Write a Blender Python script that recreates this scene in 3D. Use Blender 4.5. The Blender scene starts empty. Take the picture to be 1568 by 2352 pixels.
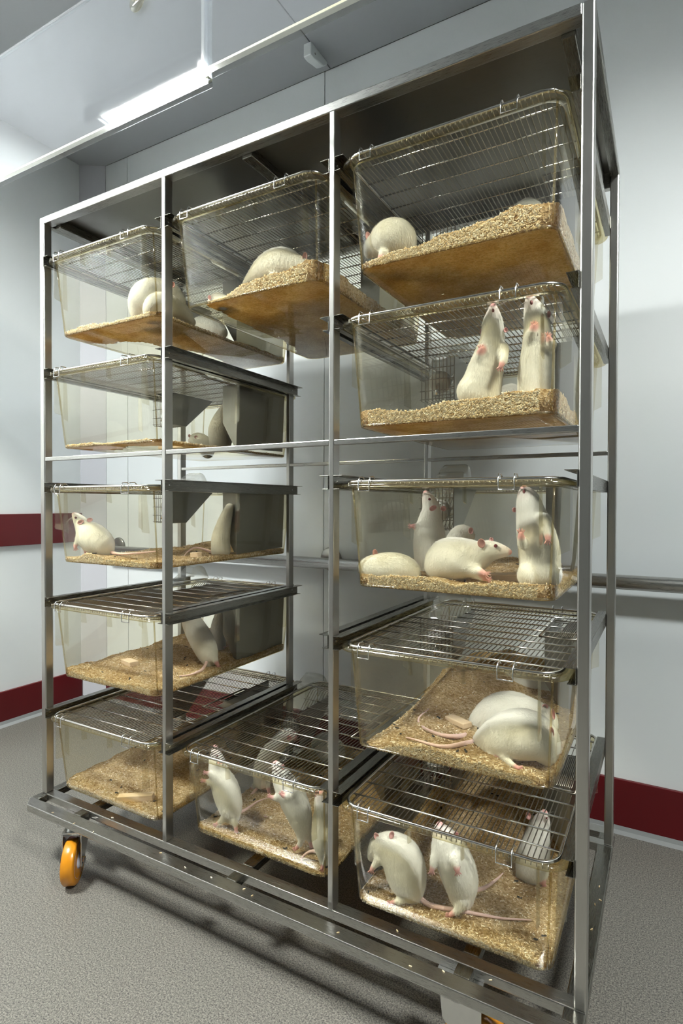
import bpy, math, random
import numpy as np
from mathutils import Vector, Matrix

# ------------------------------------------------------------------ camera, world, exposure
SC = bpy.context.scene
COL = SC.collection
ZF = 0.19                                   # height of the rack base top above the floor
FPX, YAW, PITCH, ROLL = 1316.369, 0.515909, -0.014339, 0.002823
CAM = np.array([1.6742, -1.0767, 0.8947 + ZF])
_fw = np.array([-math.sin(YAW) * math.cos(PITCH), math.cos(YAW) * math.cos(PITCH), math.sin(PITCH)])
_r0 = np.array([math.cos(YAW), math.sin(YAW), 0.0])
_u0 = np.cross(_r0, _fw)
_rt = math.cos(ROLL) * _r0 + math.sin(ROLL) * _u0
_up = -math.sin(ROLL) * _r0 + math.cos(ROLL) * _u0
cd = bpy.data.cameras.new('camera')
cd.sensor_fit = 'VERTICAL'; cd.sensor_height = 36.0; cd.sensor_width = 24.0
cd.lens = 36.0 * FPX / 2352.0
cd.clip_start = 0.02; cd.clip_end = 60
cam = bpy.data.objects.new('camera', cd)
COL.objects.link(cam)
M = Matrix(((_rt[0], _up[0], -_fw[0], CAM[0]), (_rt[1], _up[1], -_fw[1], CAM[1]), (_rt[2], _up[2], -_fw[2], CAM[2]), (0, 0, 0, 1)))
cam.matrix_world = M
SC.camera = cam

W = bpy.data.worlds.new('world'); SC.world = W
W.use_nodes = True
W.node_tree.nodes['Background'].inputs[0].default_value = (0.80, 0.85, 0.88, 1)
W.node_tree.nodes['Background'].inputs[1].default_value = 0.05
SC.view_settings.view_transform = 'Standard'
SC.view_settings.look = 'None'
SC.view_settings.exposure = 3.82
SC.view_settings.gamma = 1.0
SC.view_settings.use_curve_mapping = False
LAMP = 18.0                                  # strength of the fluorescent ceiling lights
LAMP_RGB = (0.965, 1.0, 0.955)
try:
    SC.cycles.transparent_max_bounces = 24
    SC.cycles.max_bounces = 6
    SC.cycles.diffuse_bounces = 3
    SC.cycles.glossy_bounces = 3
    SC.cycles.transmission_bounces = 4
    SC.cycles.caustics_reflective = False
    SC.cycles.caustics_refractive = False
    SC.cycles.sample_clamp_indirect = 4.0
    SC.cycles.use_denoising = True
except Exception:
    pass

def ray(px, py):
    return _fw + _rt * ((px - 784.0) / FPX) - _up * ((py - 1176.0) / FPX)
def at(px, py, y):                           # point of the pixel's ray at depth plane y
    v = ray(px, py); return CAM + v * ((y - CAM[1]) / v[1])
def atz(px, py, z):                          # point of the pixel's ray at height z
    v = ray(px, py); return CAM + v * ((z - CAM[2]) / v[2])
def mpp(P):                                  # metres per pixel at a point
    return float((np.asarray(P) - CAM) @ _fw) / FPX

# ------------------------------------------------------------------ materials
MATS = {}
def new_mat(name):
    m = bpy.data.materials.new(name); m.use_nodes = True
    nt = m.node_tree; nt.nodes.clear()
    out = nt.nodes.new('ShaderNodeOutputMaterial')
    MATS[name] = m
    return m, nt, out
def N(nt, t, **kw):
    n = nt.nodes.new(t)
    for k, v in kw.items():
        if k in n.inputs: n.inputs[k].default_value = v
        else: setattr(n, k, v)
    return n
def L(nt, a, b): nt.links.new(a, b)
def principled(name, col, rough=0.5, metal=0.0, spec=0.5, noise=None, bump=None, sheen=0.0, coord='Object'):
    m, nt, out = new_mat(name)
    b = N(nt, 'ShaderNodeBsdfPrincipled')
    b.inputs['Base Color'].default_value = (*col, 1)
    b.inputs['Roughness'].default_value = rough
    b.inputs['Metallic'].default_value = metal
    b.inputs['Specular IOR Level'].default_value = spec
    if sheen: b.inputs['Sheen Weight'].default_value = sheen
    L(nt, b.outputs[0], out.inputs[0])
    tc = N(nt, 'ShaderNodeTexCoord')
    if noise:                                # (scale, amount, xyz stretch)
        sc, amt, st = noise
        mp = N(nt, 'ShaderNodeMapping'); mp.inputs['Scale'].default_value = st
        L(nt, tc.outputs[coord], mp.inputs[0])
        nz = N(nt, 'ShaderNodeTexNoise'); nz.inputs['Scale'].default_value = sc; nz.inputs['Detail'].default_value = 4
        L(nt, mp.outputs[0], nz.inputs[0])
        mx = N(nt, 'ShaderNodeMix'); mx.data_type = 'RGBA'
        mx.inputs[6].default_value = (*[c * (1 - amt) for c in col], 1)
        mx.inputs[7].default_value = (*[min(1, c * (1 + amt)) for c in col], 1)
        L(nt, nz.outputs[0], mx.inputs[0]); L(nt, mx.outputs[2], b.inputs['Base Color'])
    if bump:
        sc, st, amt = bump
        mp = N(nt, 'ShaderNodeMapping'); mp.inputs['Scale'].default_value = st
        L(nt, tc.outputs[coord], mp.inputs[0])
        nz = N(nt, 'ShaderNodeTexNoise'); nz.inputs['Scale'].default_value = sc; nz.inputs['Detail'].default_value = 3
        L(nt, mp.outputs[0], nz.inputs[0])
        bp = N(nt, 'ShaderNodeBump'); bp.inputs['Strength'].default_value = amt; bp.inputs['Distance'].default_value = 0.002
        L(nt, nz.outputs[0], bp.inputs['Height']); L(nt, bp.outputs[0], b.inputs['Normal'])
    return m

def brushed(name, col, rough, stretch):
    m, nt, out = new_mat(name)
    b = N(nt, 'ShaderNodeBsdfPrincipled'); b.inputs['Metallic'].default_value = 1.0
    tc = N(nt, 'ShaderNodeTexCoord'); mp = N(nt, 'ShaderNodeMapping'); mp.inputs['Scale'].default_value = stretch
    L(nt, tc.outputs['Object'], mp.inputs[0])
    nz = N(nt, 'ShaderNodeTexNoise'); nz.inputs['Scale'].default_value = 60; nz.inputs['Detail'].default_value = 5
    L(nt, mp.outputs[0], nz.inputs[0])
    mr = N(nt, 'ShaderNodeMapRange'); mr.inputs['To Min'].default_value = rough - 0.07; mr.inputs['To Max'].default_value = rough + 0.09
    L(nt, nz.outputs[0], mr.inputs[0]); L(nt, mr.outputs[0], b.inputs['Roughness'])
    mx = N(nt, 'ShaderNodeMix'); mx.data_type = 'RGBA'
    mx.inputs[6].default_value = (*[c * 0.9 for c in col], 1); mx.inputs[7].default_value = (*[min(1, c * 1.06) for c in col], 1)
    L(nt, nz.outputs[0], mx.inputs[0]); L(nt, mx.outputs[2], b.inputs['Base Color'])
    bp = N(nt, 'ShaderNodeBump'); bp.inputs['Strength'].default_value = 0.015; bp.inputs['Distance'].default_value = 0.0003
    L(nt, nz.outputs[0], bp.inputs['Height']); L(nt, bp.outputs[0], b.inputs['Normal'])
    L(nt, b.outputs[0], out.inputs[0])
    return m

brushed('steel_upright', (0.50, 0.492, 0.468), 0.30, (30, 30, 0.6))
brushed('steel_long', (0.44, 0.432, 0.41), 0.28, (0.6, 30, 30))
brushed('steel_deep', (0.25, 0.243, 0.218), 0.26, (30, 0.6, 30))  # same steel, darkened to carry the dark surroundings its sides mirror
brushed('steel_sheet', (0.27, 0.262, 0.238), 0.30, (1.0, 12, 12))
principled('wire', (0.66, 0.64, 0.60), 0.18, 1.0)
principled('wire_dull', (0.33, 0.30, 0.245), 0.32, 1.0)
principled('chrome', (0.75, 0.75, 0.74), 0.14, 1.0)
principled('tyre_orange', (0.62, 0.24, 0.012), 0.26, 0.0, 0.5)
principled('hub_white', (0.62, 0.62, 0.70), 0.45)
principled('rubber_black', (0.02, 0.02, 0.02), 0.6)
principled('cutoff_grey', (0.22, 0.23, 0.24), 0.4, 0.0)
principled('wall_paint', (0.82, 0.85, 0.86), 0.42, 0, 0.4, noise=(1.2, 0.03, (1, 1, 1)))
principled('far_dark', (0.14, 0.15, 0.15), 0.5, 0, 0.4)  # unseen walls, darkened to cut bounce light and dim steel reflections
principled('cove_paint', (0.67, 0.67, 0.72), 0.45, 0, 0.4)
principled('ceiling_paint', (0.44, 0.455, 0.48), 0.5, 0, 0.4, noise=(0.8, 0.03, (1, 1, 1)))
principled('joint_grey', (0.30, 0.30, 0.28), 0.6)
principled('red_board', (0.115, 0.006, 0.009), 0.33, 0, 0.4, noise=(6, 0.12, (1, 1, 1)))
principled('cove_grey', (0.30, 0.31, 0.31), 0.45)
principled('seal_yellow', (0.62, 0.62, 0.42), 0.4)
principled('wood_block', (0.78, 0.60, 0.40), 0.7, 0, 0.3, noise=(40, 0.12, (1, 12, 12)))
principled('eye_red', (0.16, 0.008, 0.015), 0.08, 0, 0.6)
principled('mouth_pink', (0.30, 0.09, 0.09), 0.4)
principled('whisker', (0.75, 0.72, 0.66), 0.5)
principled('cap_grey', (0.80, 0.80, 0.76), 0.45)
principled('dropping', (0.035, 0.03, 0.02), 0.7)

# speckled vinyl floor
m, nt, out = new_mat('floor_vinyl')
b = N(nt, 'ShaderNodeBsdfPrincipled'); b.inputs['Roughness'].default_value = 0.42; b.inputs['Specular IOR Level'].default_value = 0.4
tc = N(nt, 'ShaderNodeTexCoord')
n1 = N(nt, 'ShaderNodeTexNoise'); n1.inputs['Scale'].default_value = 300; n1.inputs['Detail'].default_value = 3; n1.inputs['Roughness'].default_value = 0.7
n2 = N(nt, 'ShaderNodeTexNoise'); n2.inputs['Scale'].default_value = 190; n2.inputs['Detail'].default_value = 2
L(nt, tc.outputs['Object'], n1.inputs[0]); L(nt, tc.outputs['Object'], n2.inputs[0])
r1 = N(nt, 'ShaderNodeValToRGB')
e = r1.color_ramp.elements
e[0].position = 0.36; e[0].color = (0.052, 0.051, 0.050, 1); e[1].position = 0.62; e[1].color = (0.29, 0.275, 0.235, 1)
k = r1.color_ramp.elements.new(0.47); k.color = (0.158, 0.15, 0.132, 1)
L(nt, n1.outputs[0], r1.inputs[0])
r2 = N(nt, 'ShaderNodeValToRGB'); e = r2.color_ramp.elements
e[0].position = 0.38; e[0].color = (0.72, 0.70, 0.72, 1); e[1].position = 0.55; e[1].color = (1, 1, 1, 1)
L(nt, n2.outputs[0], r2.inputs[0])
mx = N(nt, 'ShaderNodeMix'); mx.data_type = 'RGBA'; mx.blend_type = 'MULTIPLY'; mx.inputs[0].default_value = 1.0
L(nt, r1.outputs[0], mx.inputs[6]); L(nt, r2.outputs[0], mx.inputs[7]); L(nt, mx.outputs[2], b.inputs['Base Color'])
L(nt, b.outputs[0], out.inputs[0])

# thin clear plastic: absorbs along the slanted path, reflects by Fresnel, a little scuffed haze
def clear_plastic(name, tint, haze, ior=1.6, rough=0.04, hazecol=(0.8, 0.8, 0.76), vary=1.0):
    m, nt, out = new_mat(name)
    geo = N(nt, 'ShaderNodeNewGeometry')
    dt = N(nt, 'ShaderNodeVectorMath'); dt.operation = 'DOT_PRODUCT'
    L(nt, geo.outputs['Normal'], dt.inputs[0]); L(nt, geo.outputs['Incoming'], dt.inputs[1])
    ab = N(nt, 'ShaderNodeMath'); ab.operation = 'ABSOLUTE'; L(nt, dt.outputs['Value'], ab.inputs[0])
    ad = N(nt, 'ShaderNodeMath'); ad.operation = 'ADD'; ad.inputs[1].default_value = 0.07; L(nt, ab.outputs[0], ad.inputs[0])
    iv = N(nt, 'ShaderNodeMath'); iv.operation = 'DIVIDE'; iv.inputs[0].default_value = 1.0; L(nt, ad.outputs[0], iv.inputs[1])
    cc = N(nt, 'ShaderNodeCombineColor')
    for i in range(3):
        pw = N(nt, 'ShaderNodeMath'); pw.operation = 'POWER'; pw.inputs[0].default_value = tint[i]
        L(nt, iv.outputs[0], pw.inputs[1]); L(nt, pw.outputs[0], cc.inputs[i])
    tr = N(nt, 'ShaderNodeBsdfTransparent'); L(nt, cc.outputs[0], tr.inputs[0])
    gl = N(nt, 'ShaderNodeBsdfGlossy'); gl.inputs['Roughness'].default_value = rough; gl.inputs[0].default_value = (0.95, 0.95, 0.95, 1)
    f0 = ((ior - 1) / (ior + 1)) ** 2 * 1.05              # both faces of the wall, Schlick
    om = N(nt, 'ShaderNodeMath'); om.operation = 'SUBTRACT'; om.inputs[0].default_value = 1.0; L(nt, ab.outputs[0], om.inputs[1])
    p5 = N(nt, 'ShaderNodeMath'); p5.operation = 'POWER'; p5.inputs[1].default_value = 5.0; L(nt, om.outputs[0], p5.inputs[0])
    fr = N(nt, 'ShaderNodeMath'); fr.operation = 'MULTIPLY_ADD'; fr.inputs[1].default_value = 0.9 - f0; fr.inputs[2].default_value = f0; L(nt, p5.outputs[0], fr.inputs[0])
    m1 = N(nt, 'ShaderNodeMixShader'); L(nt, fr.outputs[0], m1.inputs[0]); L(nt, tr.outputs[0], m1.inputs[1]); L(nt, gl.outputs[0], m1.inputs[2])
    tc = N(nt, 'ShaderNodeTexCoord'); nz = N(nt, 'ShaderNodeTexNoise'); nz.inputs['Scale'].default_value = 9; nz.inputs['Detail'].default_value = 6
    L(nt, tc.outputs['Object'], nz.inputs[0])
    mr = N(nt, 'ShaderNodeMapRange'); mr.inputs['From Min'].default_value = 0.35; mr.inputs['From Max'].default_value = 0.75
    mr.inputs['To Min'].default_value = haze * (1 - .65 * vary); mr.inputs['To Max'].default_value = haze * (1 + .7 * vary)
    L(nt, nz.outputs[0], mr.inputs[0])
    tl = N(nt, 'ShaderNodeBsdfDiffuse'); tl.inputs[0].default_value = (*hazecol, 1)
    m2 = N(nt, 'ShaderNodeMixShader'); L(nt, mr.outputs[0], m2.inputs[0]); L(nt, m1.outputs[0], m2.inputs[1]); L(nt, tl.outputs[0], m2.inputs[2])
    L(nt, m2.outputs[0], out.inputs[0])
    return m
clear_plastic('cage_clear', (0.965, 0.950, 0.888), 0.022)
clear_plastic('cage_rim', (0.945, 0.92, 0.82), 0.03, hazecol=(0.66, 0.58, 0.36))
clear_plastic('cage_bead', (0.90, 0.855, 0.72), 0.05, hazecol=(0.75, 0.66, 0.45))
clear_plastic('cage_rib', (0.965, 0.955, 0.915), 0.012)
clear_plastic('bottle_clear', (0.955, 0.955, 0.94), 0.03, rough=0.06)
clear_plastic('sheet_clear', (0.95, 0.96, 0.97), 0.075, ior=1.55, rough=0.03, hazecol=(0.80, 0.82, 0.86), vary=0.1)

clear_plastic('sheet_edge', (0.93, 0.94, 0.95), 0.15, ior=1.5, rough=0.1, hazecol=(0.82, 0.84, 0.86), vary=0.1)
# bedding
def chipmat(name, cols):
    m, nt, out = new_mat(name)
    b = N(nt, 'ShaderNodeBsdfPrincipled'); b.inputs['Roughness'].default_value = 0.75; b.inputs['Specular IOR Level'].default_value = 0.25
    geo = N(nt, 'ShaderNodeNewGeometry')
    rp = N(nt, 'ShaderNodeValToRGB'); rp.color_ramp.interpolation = 'LINEAR'
    el = rp.color_ramp.elements
    el[0].color = (*cols[0], 1); el[0].position = 0; el[1].color = (*cols[-1], 1); el[1].position = 1
    for i, c in enumerate(cols[1:-1]):
        q = el.new((i + 1) / (len(cols) - 1)); q.color = (*c, 1)
    L(nt, geo.outputs['Random Per Island'], rp.inputs[0]); L(nt, rp.outputs[0], b.inputs['Base Color'])
    L(nt, b.outputs[0], out.inputs[0])
chipmat('chips', [(0.56, 0.38, 0.18), (0.82, 0.64, 0.38), (0.91, 0.77, 0.54), (0.95, 0.87, 0.70)])
def bedmat(name, a, b_, c, stain=(0.80, 0.70, 0.55)):
    m, nt, out = new_mat(name)
    b = N(nt, 'ShaderNodeBsdfPrincipled'); b.inputs['Roughness'].default_value = 0.85; b.inputs['Specular IOR Level'].default_value = 0.2
    tc = N(nt, 'ShaderNodeTexCoord')
    vo = N(nt, 'ShaderNodeTexVoronoi'); vo.inputs['Scale'].default_value = 260
    nz = N(nt, 'ShaderNodeTexNoise'); nz.inputs['Scale'].default_value = 14; nz.inputs['Detail'].default_value = 4
    L(nt, tc.outputs['Object'], vo.inputs[0]); L(nt, tc.outputs['Object'], nz.inputs[0])
    sp = N(nt, 'ShaderNodeSeparateColor'); L(nt, vo.outputs['Color'], sp.inputs[0])
    rp = N(nt, 'ShaderNodeValToRGB'); el = rp.color_ramp.elements
    el[0].color = (*a, 1); el[1].color = (*c, 1); q = el.new(0.5); q.color = (*b_, 1)
    L(nt, sp.outputs[0], rp.inputs[0])
    mx = N(nt, 'ShaderNodeMix'); mx.data_type = 'RGBA'; mx.blend_type = 'MULTIPLY'
    mr = N(nt, 'ShaderNodeMapRange'); mr.inputs['From Min'].default_value = 0.35; mr.inputs['From Max'].default_value = 0.7
    L(nt, nz.outputs[0], mr.inputs[0]); L(nt, mr.outputs[0], mx.inputs[0])
    mx.inputs[7].default_value = (*stain, 1); L(nt, rp.outputs[0], mx.inputs[6])
    L(nt, mx.outputs[2], b.inputs['Base Color'])
    bp = N(nt, 'ShaderNodeBump'); bp.inputs['Strength'].default_value = 0.9; bp.inputs['Distance'].default_value = 0.003
    L(nt, vo.outputs['Distance'], bp.inputs['Height']); L(nt, bp.outputs[0], b.inputs['Normal'])
    tl = N(nt, 'ShaderNodeBsdfTranslucent'); L(nt, mx.outputs[2], tl.inputs[0])       # light seeps through the loose chips
    ms = N(nt, 'ShaderNodeMixShader'); ms.inputs[0].default_value = 0.5
    L(nt, b.outputs[0], ms.inputs[1]); L(nt, tl.outputs[0], ms.inputs[2]); L(nt, ms.outputs[0], out.inputs[0])
bedmat('bedding', (0.50, 0.34, 0.16), (0.78, 0.60, 0.34), (0.90, 0.75, 0.50))
bedmat('bedding_underlit', (0.72, 0.52, 0.22), (0.88, 0.68, 0.33), (0.95, 0.80, 0.46), (0.72, 0.60, 0.44))  # underside colour raised to stand for light seeping through, plus mottled stains

# rat coat: pink factor is stored on the mesh (bare skin of paws, nose, ears, tail)
m, nt, out = new_mat('rat_coat')
b = N(nt, 'ShaderNodeBsdfPrincipled'); b.inputs['Roughness'].default_value = 0.7; b.inputs['Specular IOR Level'].default_value = 0.2
b.inputs['Sheen Weight'].default_value = 0.25; b.inputs['Sheen Roughness'].default_value = 0.5
at_ = N(nt, 'ShaderNodeAttribute'); at_.attribute_name = 'skin'
tc = N(nt, 'ShaderNodeTexCoord')
nz = N(nt, 'ShaderNodeTexNoise'); nz.inputs['Scale'].default_value = 22; nz.inputs['Detail'].default_value = 4
L(nt, tc.outputs['Object'], nz.inputs[0])
fur = N(nt, 'ShaderNodeMix'); fur.data_type = 'RGBA'; fur.inputs[6].default_value = (0.83, 0.80, 0.69, 1); fur.inputs[7].default_value = (0.93, 0.915, 0.85, 1)
L(nt, nz.outputs[0], fur.inputs[0])
mx = N(nt, 'ShaderNodeMix'); mx.data_type = 'RGBA'; mx.inputs[7].default_value = (0.78, 0.40, 0.37, 1)
L(nt, fur.outputs[2], mx.inputs[6]); L(nt, at_.outputs['Fac'], mx.inputs[0]); L(nt, mx.outputs[2], b.inputs['Base Color'])
mp = N(nt, 'ShaderNodeMapping'); mp.inputs['Scale'].default_value = (1, 1, 0.28); L(nt, tc.outputs['Object'], mp.inputs[0])
n3 = N(nt, 'ShaderNodeTexNoise'); n3.inputs['Scale'].default_value = 300; n3.inputs['Detail'].default_value = 3; L(nt, mp.outputs[0], n3.inputs[0])
bp = N(nt, 'ShaderNodeBump'); bp.inputs['Strength'].default_value = 0.55; bp.inputs['Distance'].default_value = 0.002
L(nt, n3.outputs[0], bp.inputs['Height']); L(nt, bp.outputs[0], b.inputs['Normal'])
L(nt, b.outputs[0], out.inputs[0])

for nm, st in (('lamp_glow', LAMP), ('lamp_half', LAMP * .85), ('side_glow', LAMP * .06)):
    m, nt, out = new_mat(nm)
    em = N(nt, 'ShaderNodeEmission'); em.inputs[0].default_value = (*LAMP_RGB, 1); em.inputs[1].default_value = st
    L(nt, em.outputs[0], out.inputs[0])

# ------------------------------------------------------------------ helpers
def obj(name, me, mat, parent=None):
    if isinstance(mat, str): mat = [mat]
    if me.users == 0 or not me.materials:
        for k in mat: me.materials.append(MATS[k])
    o = bpy.data.objects.new(name, me); COL.objects.link(o)
    if parent is not None: o.parent = parent
    return o
def tag(o, label=None, cat=None, group=None, kind=None):
    if label: o['label'] = label
    if cat: o['category'] = cat
    if group: o['group'] = group
    if kind: o['kind'] = kind
    return o
def thing(name, label, cat, loc=(0, 0, 0), group=None):
    o = bpy.data.objects.new(name, None); COL.objects.link(o); o.location = loc
    o.empty_display_size = 0.05
    return tag(o, label, cat, group)

class MB:
    def __init__(s): s.v = []; s.f = []; s.m = []
    def add(s, v, f, mi=0):
        b = len(s.v); s.v += [tuple(map(float, p)) for p in v]
        s.f += [tuple(i + b for i in q) for q in f]; s.m += [mi] * len(f); return s
    def box(s, x0, x1, y0, y1, z0, z1, mi=0):
        v = [(x0, y0, z0), (x1, y0, z0), (x1, y1, z0), (x0, y1, z0), (x0, y0, z1), (x1, y0, z1), (x1, y1, z1), (x0, y1, z1)]
        return s.add(v, [(0, 3, 2, 1), (4, 5, 6, 7), (0, 1, 5, 4), (1, 2, 6, 5), (2, 3, 7, 6), (3, 0, 4, 7)], mi)
    def prism(s, poly, axis, a, b_, mi=0):       # polygon in the plane normal to axis, from a to b
        n = len(poly); v = []
        for c in (a, b_):
            for (p, q) in poly:
                v.append({0: (c, p, q), 1: (p, c, q), 2: (p, q, c)}[axis])
        f = [tuple(range(n))[::-1], tuple(range(n, 2 * n))] + [(i, (i + 1) % n, n + (i + 1) % n, n + i) for i in range(n)]
        return s.add(v, f, mi)
    def tube(s, pts, r, n=6, closed=False, cap=True, mi=0):
        P = [np.array(p, float) for p in pts]; K = len(P)
        rr = r if hasattr(r, '__len__') else [r] * K
        prev = None; rings = []
        for i in range(K):
            if closed: t = P[(i + 1) % K] - P[i - 1]
            else: t = P[min(i + 1, K - 1)] - P[max(i - 1, 0)]
            t = t / (np.linalg.norm(t) + 1e-12)
            if prev is None:
                a = np.array([0, 0, 1.0]) if abs(t[2]) < 0.9 else np.array([1.0, 0, 0])
                u = np.cross(t, a)
            else: u = prev - t * (prev @ t)
            u /= np.linalg.norm(u) + 1e-12; prev = u; w = np.cross(t, u)
            rings.append([P[i] + rr[i] * (math.cos(2 * math.pi * k / n) * u + math.sin(2 * math.pi * k / n) * w) for k in range(n)])
        v = [p for g in rings for p in g]; f = []
        for i in range(K if closed else K - 1):
            j = (i + 1) % K
            for k in range(n): f.append((i * n + k, i * n + (k + 1) % n, j * n + (k + 1) % n, j * n + k))
        if cap and not closed:
            f.append(tuple(range(n))[::-1]); f.append(tuple((K - 1) * n + k for k in range(n)))
        return s.add(v, f, mi)
    def loft(s, rings, cap0=True, cap1=True, mi=0):
        n = len(rings[0]); v = [p for g in rings for p in g]; f = []
        for i in range(len(rings) - 1):
            for k in range(n): f.append((i * n + k, i * n + (k + 1) % n, (i + 1) * n + (k + 1) % n, (i + 1) * n + k))
        if cap0: f.append(tuple(range(n))[::-1])
        if cap1: f.append(tuple((len(rings) - 1) * n + k for k in range(n)))
        return s.add(v, f, mi)
    def lathe(s, prof, c, axis, n=24, mi=0):      # profile of (radius, along) around an axis through c
        a = np.array(axis, float); a /= np.linalg.norm(a)
        h = np.array([0, 0, 1.0]) if abs(a[2]) < 0.9 else np.array([1.0, 0, 0])
        u = np.cross(a, h); u /= np.linalg.norm(u); w = np.cross(a, u); c = np.array(c, float)
        return s.loft([[c + a * d + r * (math.cos(2 * math.pi * k / n) * u + math.sin(2 * math.pi * k / n) * w) for k in range(n)] for (r, d) in prof], mi=mi)
    def mesh(s, name='mesh', smooth=False):
        me = bpy.data.meshes.new(name); me.from_pydata(s.v, [], s.f)
        if any(s.m): me.polygons.foreach_set('material_index', s.m)
        if smooth: me.polygons.foreach_set('use_smooth', [True] * len(s.f))
        me.update(); return me
    def build(s, name, mat, parent=None, smooth=False, bevel=0.0):
        o = obj(name, s.mesh(name, smooth), mat, parent)
        if bevel:
            md = o.modifiers.new('bevel', 'BEVEL'); md.width = bevel; md.segments = 2; md.limit_method = 'ANGLE'
        return o
def struct(name, mb, mat, parent=None, smooth=False, bevel=0.0):
    o = mb.build(name, mat, parent, smooth, bevel)
    if parent is None: tag(o, kind='structure')
    return o

# ------------------------------------------------------------------ the room
XL, XR, YB, YF, ZC = -1.125, 4.6, 1.03, -4.2, 2.733 + ZF
struct('floor', MB().box(XL - .1, XR + .1, YF - .1, YB + .1, -0.1, 0.0), 'floor_vinyl')
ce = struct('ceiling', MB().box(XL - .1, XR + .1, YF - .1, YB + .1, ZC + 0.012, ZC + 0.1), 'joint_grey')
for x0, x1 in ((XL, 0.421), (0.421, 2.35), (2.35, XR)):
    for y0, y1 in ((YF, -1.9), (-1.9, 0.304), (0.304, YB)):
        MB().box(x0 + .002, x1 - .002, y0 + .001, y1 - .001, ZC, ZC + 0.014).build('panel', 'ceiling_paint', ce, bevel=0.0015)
wb = struct('wall_back', MB().box(XL - .1, XR + .1, YB + 0.012, YB + 0.12, 0, ZC + .05), 'joint_grey')
for x0, x1 in ((-1.02, -0.835), (-0.835, 0.392), (0.392, 2.35), (2.35, 3.58), (3.58, XR)):
    MB().box(x0 + .0015, x1 - .0015, YB, YB + 0.014, 0, ZC).build('panel', 'wall_paint', wb, bevel=0.0015)
struct('wall_left', MB().box(XL - .1, XL, YF - .1, YB + .05, 0, ZC + .05), 'wall_paint')
struct('wall_right', MB().box(XR, XR + .1, YF - .1, YB + .05, 0, ZC + .05), 'far_dark')
struct('wall_front', MB().box(XL - .1, XR + .1, YF - .1, YF, 0, ZC + .05), 'far_dark')
# painted cove strip that fills the corner between the left and the back wall
struct('wall_corner', MB().prism([(XL - .02, 0.955), (XL + 0.004, 0.955), (-1.005, YB - 0.004), (-1.005, YB + .02), (XL - .02, YB + .02)], 2, 0, ZC + .01), 'cove_paint')
# red bumper boards and the grey floor cove
struct('trim_1', MB().box(XL - .005, XL + .014, YF, 0.954, 0.684 + ZF, 0.840 + ZF), 'red_board', bevel=.002)
struct('trim_2', MB().box(XL - .005, XL + .012, YF, 0.954, 0.024, 0.168), 'red_board', bevel=.002)
struct('trim_3', MB().box(-1.003, XR, YB - .012, YB + .005, 0.020, 0.174), 'red_board', bevel=.002)
struct('baseboard_left', MB().prism([(XL - .01, 0), (XL + .03, 0), (XL + .016, .010), (XL + .013, .025), (XL - .01, .025)], 1, YF, 0.97), 'cove_grey')
struct('baseboard_back', MB().prism([(YB + .01, 0), (YB - .03, 0), (YB - .016, .008), (YB - .013, .021), (YB + .01, .021)], 0, -1.01, XR), 'cove_grey')

# steel handrail on the back wall
YP, ZP, RP = 0.955, 0.647 + ZF, 0.0235
pr = thing('handrail', 'stainless steel tube handrail along the back wall behind the rack', 'handrail', (0.45, YB, ZP))
def loc(o, mb): mb.v = [(a - o.location.x, b - o.location.y, c - o.location.z) for a, b, c in mb.v]; return mb
loc(pr, MB().tube([(-0.93, YP, ZP), (XR - .02, YP, ZP)], RP, 24)).build('tube', 'steel_long', pr, True)
for bx in (-0.905, 0.43, 1.95):
    bk = loc(pr, MB().lathe([(.050, 0), (.050, .006), (.046, .010), (.012, .012)], (bx, YB, ZP + .012), (0, -1, 0), 28)).build('wall_flange', 'steel_sheet', pr, True)
    loc(pr, MB().tube([(bx, YB - .004, ZP + .012), (bx, YB - .04, ZP + .010), (bx, YP, ZP)], .009, 10)).build('bracket_arm', 'steel_sheet', pr, True)

# ceiling lights (box fixtures with glowing diffusers)
def ceiling_light(cx, cy, label, hl=.32, dim=False):
    t = thing('ceiling_light', label, 'ceiling light', (cx, cy, ZC))
    MB().box(-hl - .03, hl + .03, -.160, .185, -.022, 0.004).build('housing', 'hub_white', t, bevel=.003)
    MB().box(-hl, hl, -.14, .14, -.0245, -.020).build('diffuser', 'lamp_half' if dim else 'lamp_glow', t)
    for a0, a1, b0, b1 in ((-hl - .03, hl + .03, -.160, -.148), (-hl - .03, hl + .03, .185, .197), (-hl - .03, -hl - .018, -.148, .185), (hl + .018, hl + .03, -.148, .185)):
        MB().box(a0, a1, b0, b1, -.088 if a1 - a0 > .1 else -.034, -.018).build('cutoff_lip', 'cutoff_grey', t, bevel=.002)  # lips added to keep grazing light off the upper walls
    MB().box(-hl + .06, hl, .142, .182, -.0235, -.020).build('glow_strip', 'side_glow', t)  # added faint glow standing in for the diffuser's lit side
ceiling_light(-0.33, -1.135, 'long white fluorescent fixture on the ceiling above the rack front')
ceiling_light(2.75, -0.80, 'second white fluorescent fixture on the ceiling beyond the open rack end', dim=True)

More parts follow.
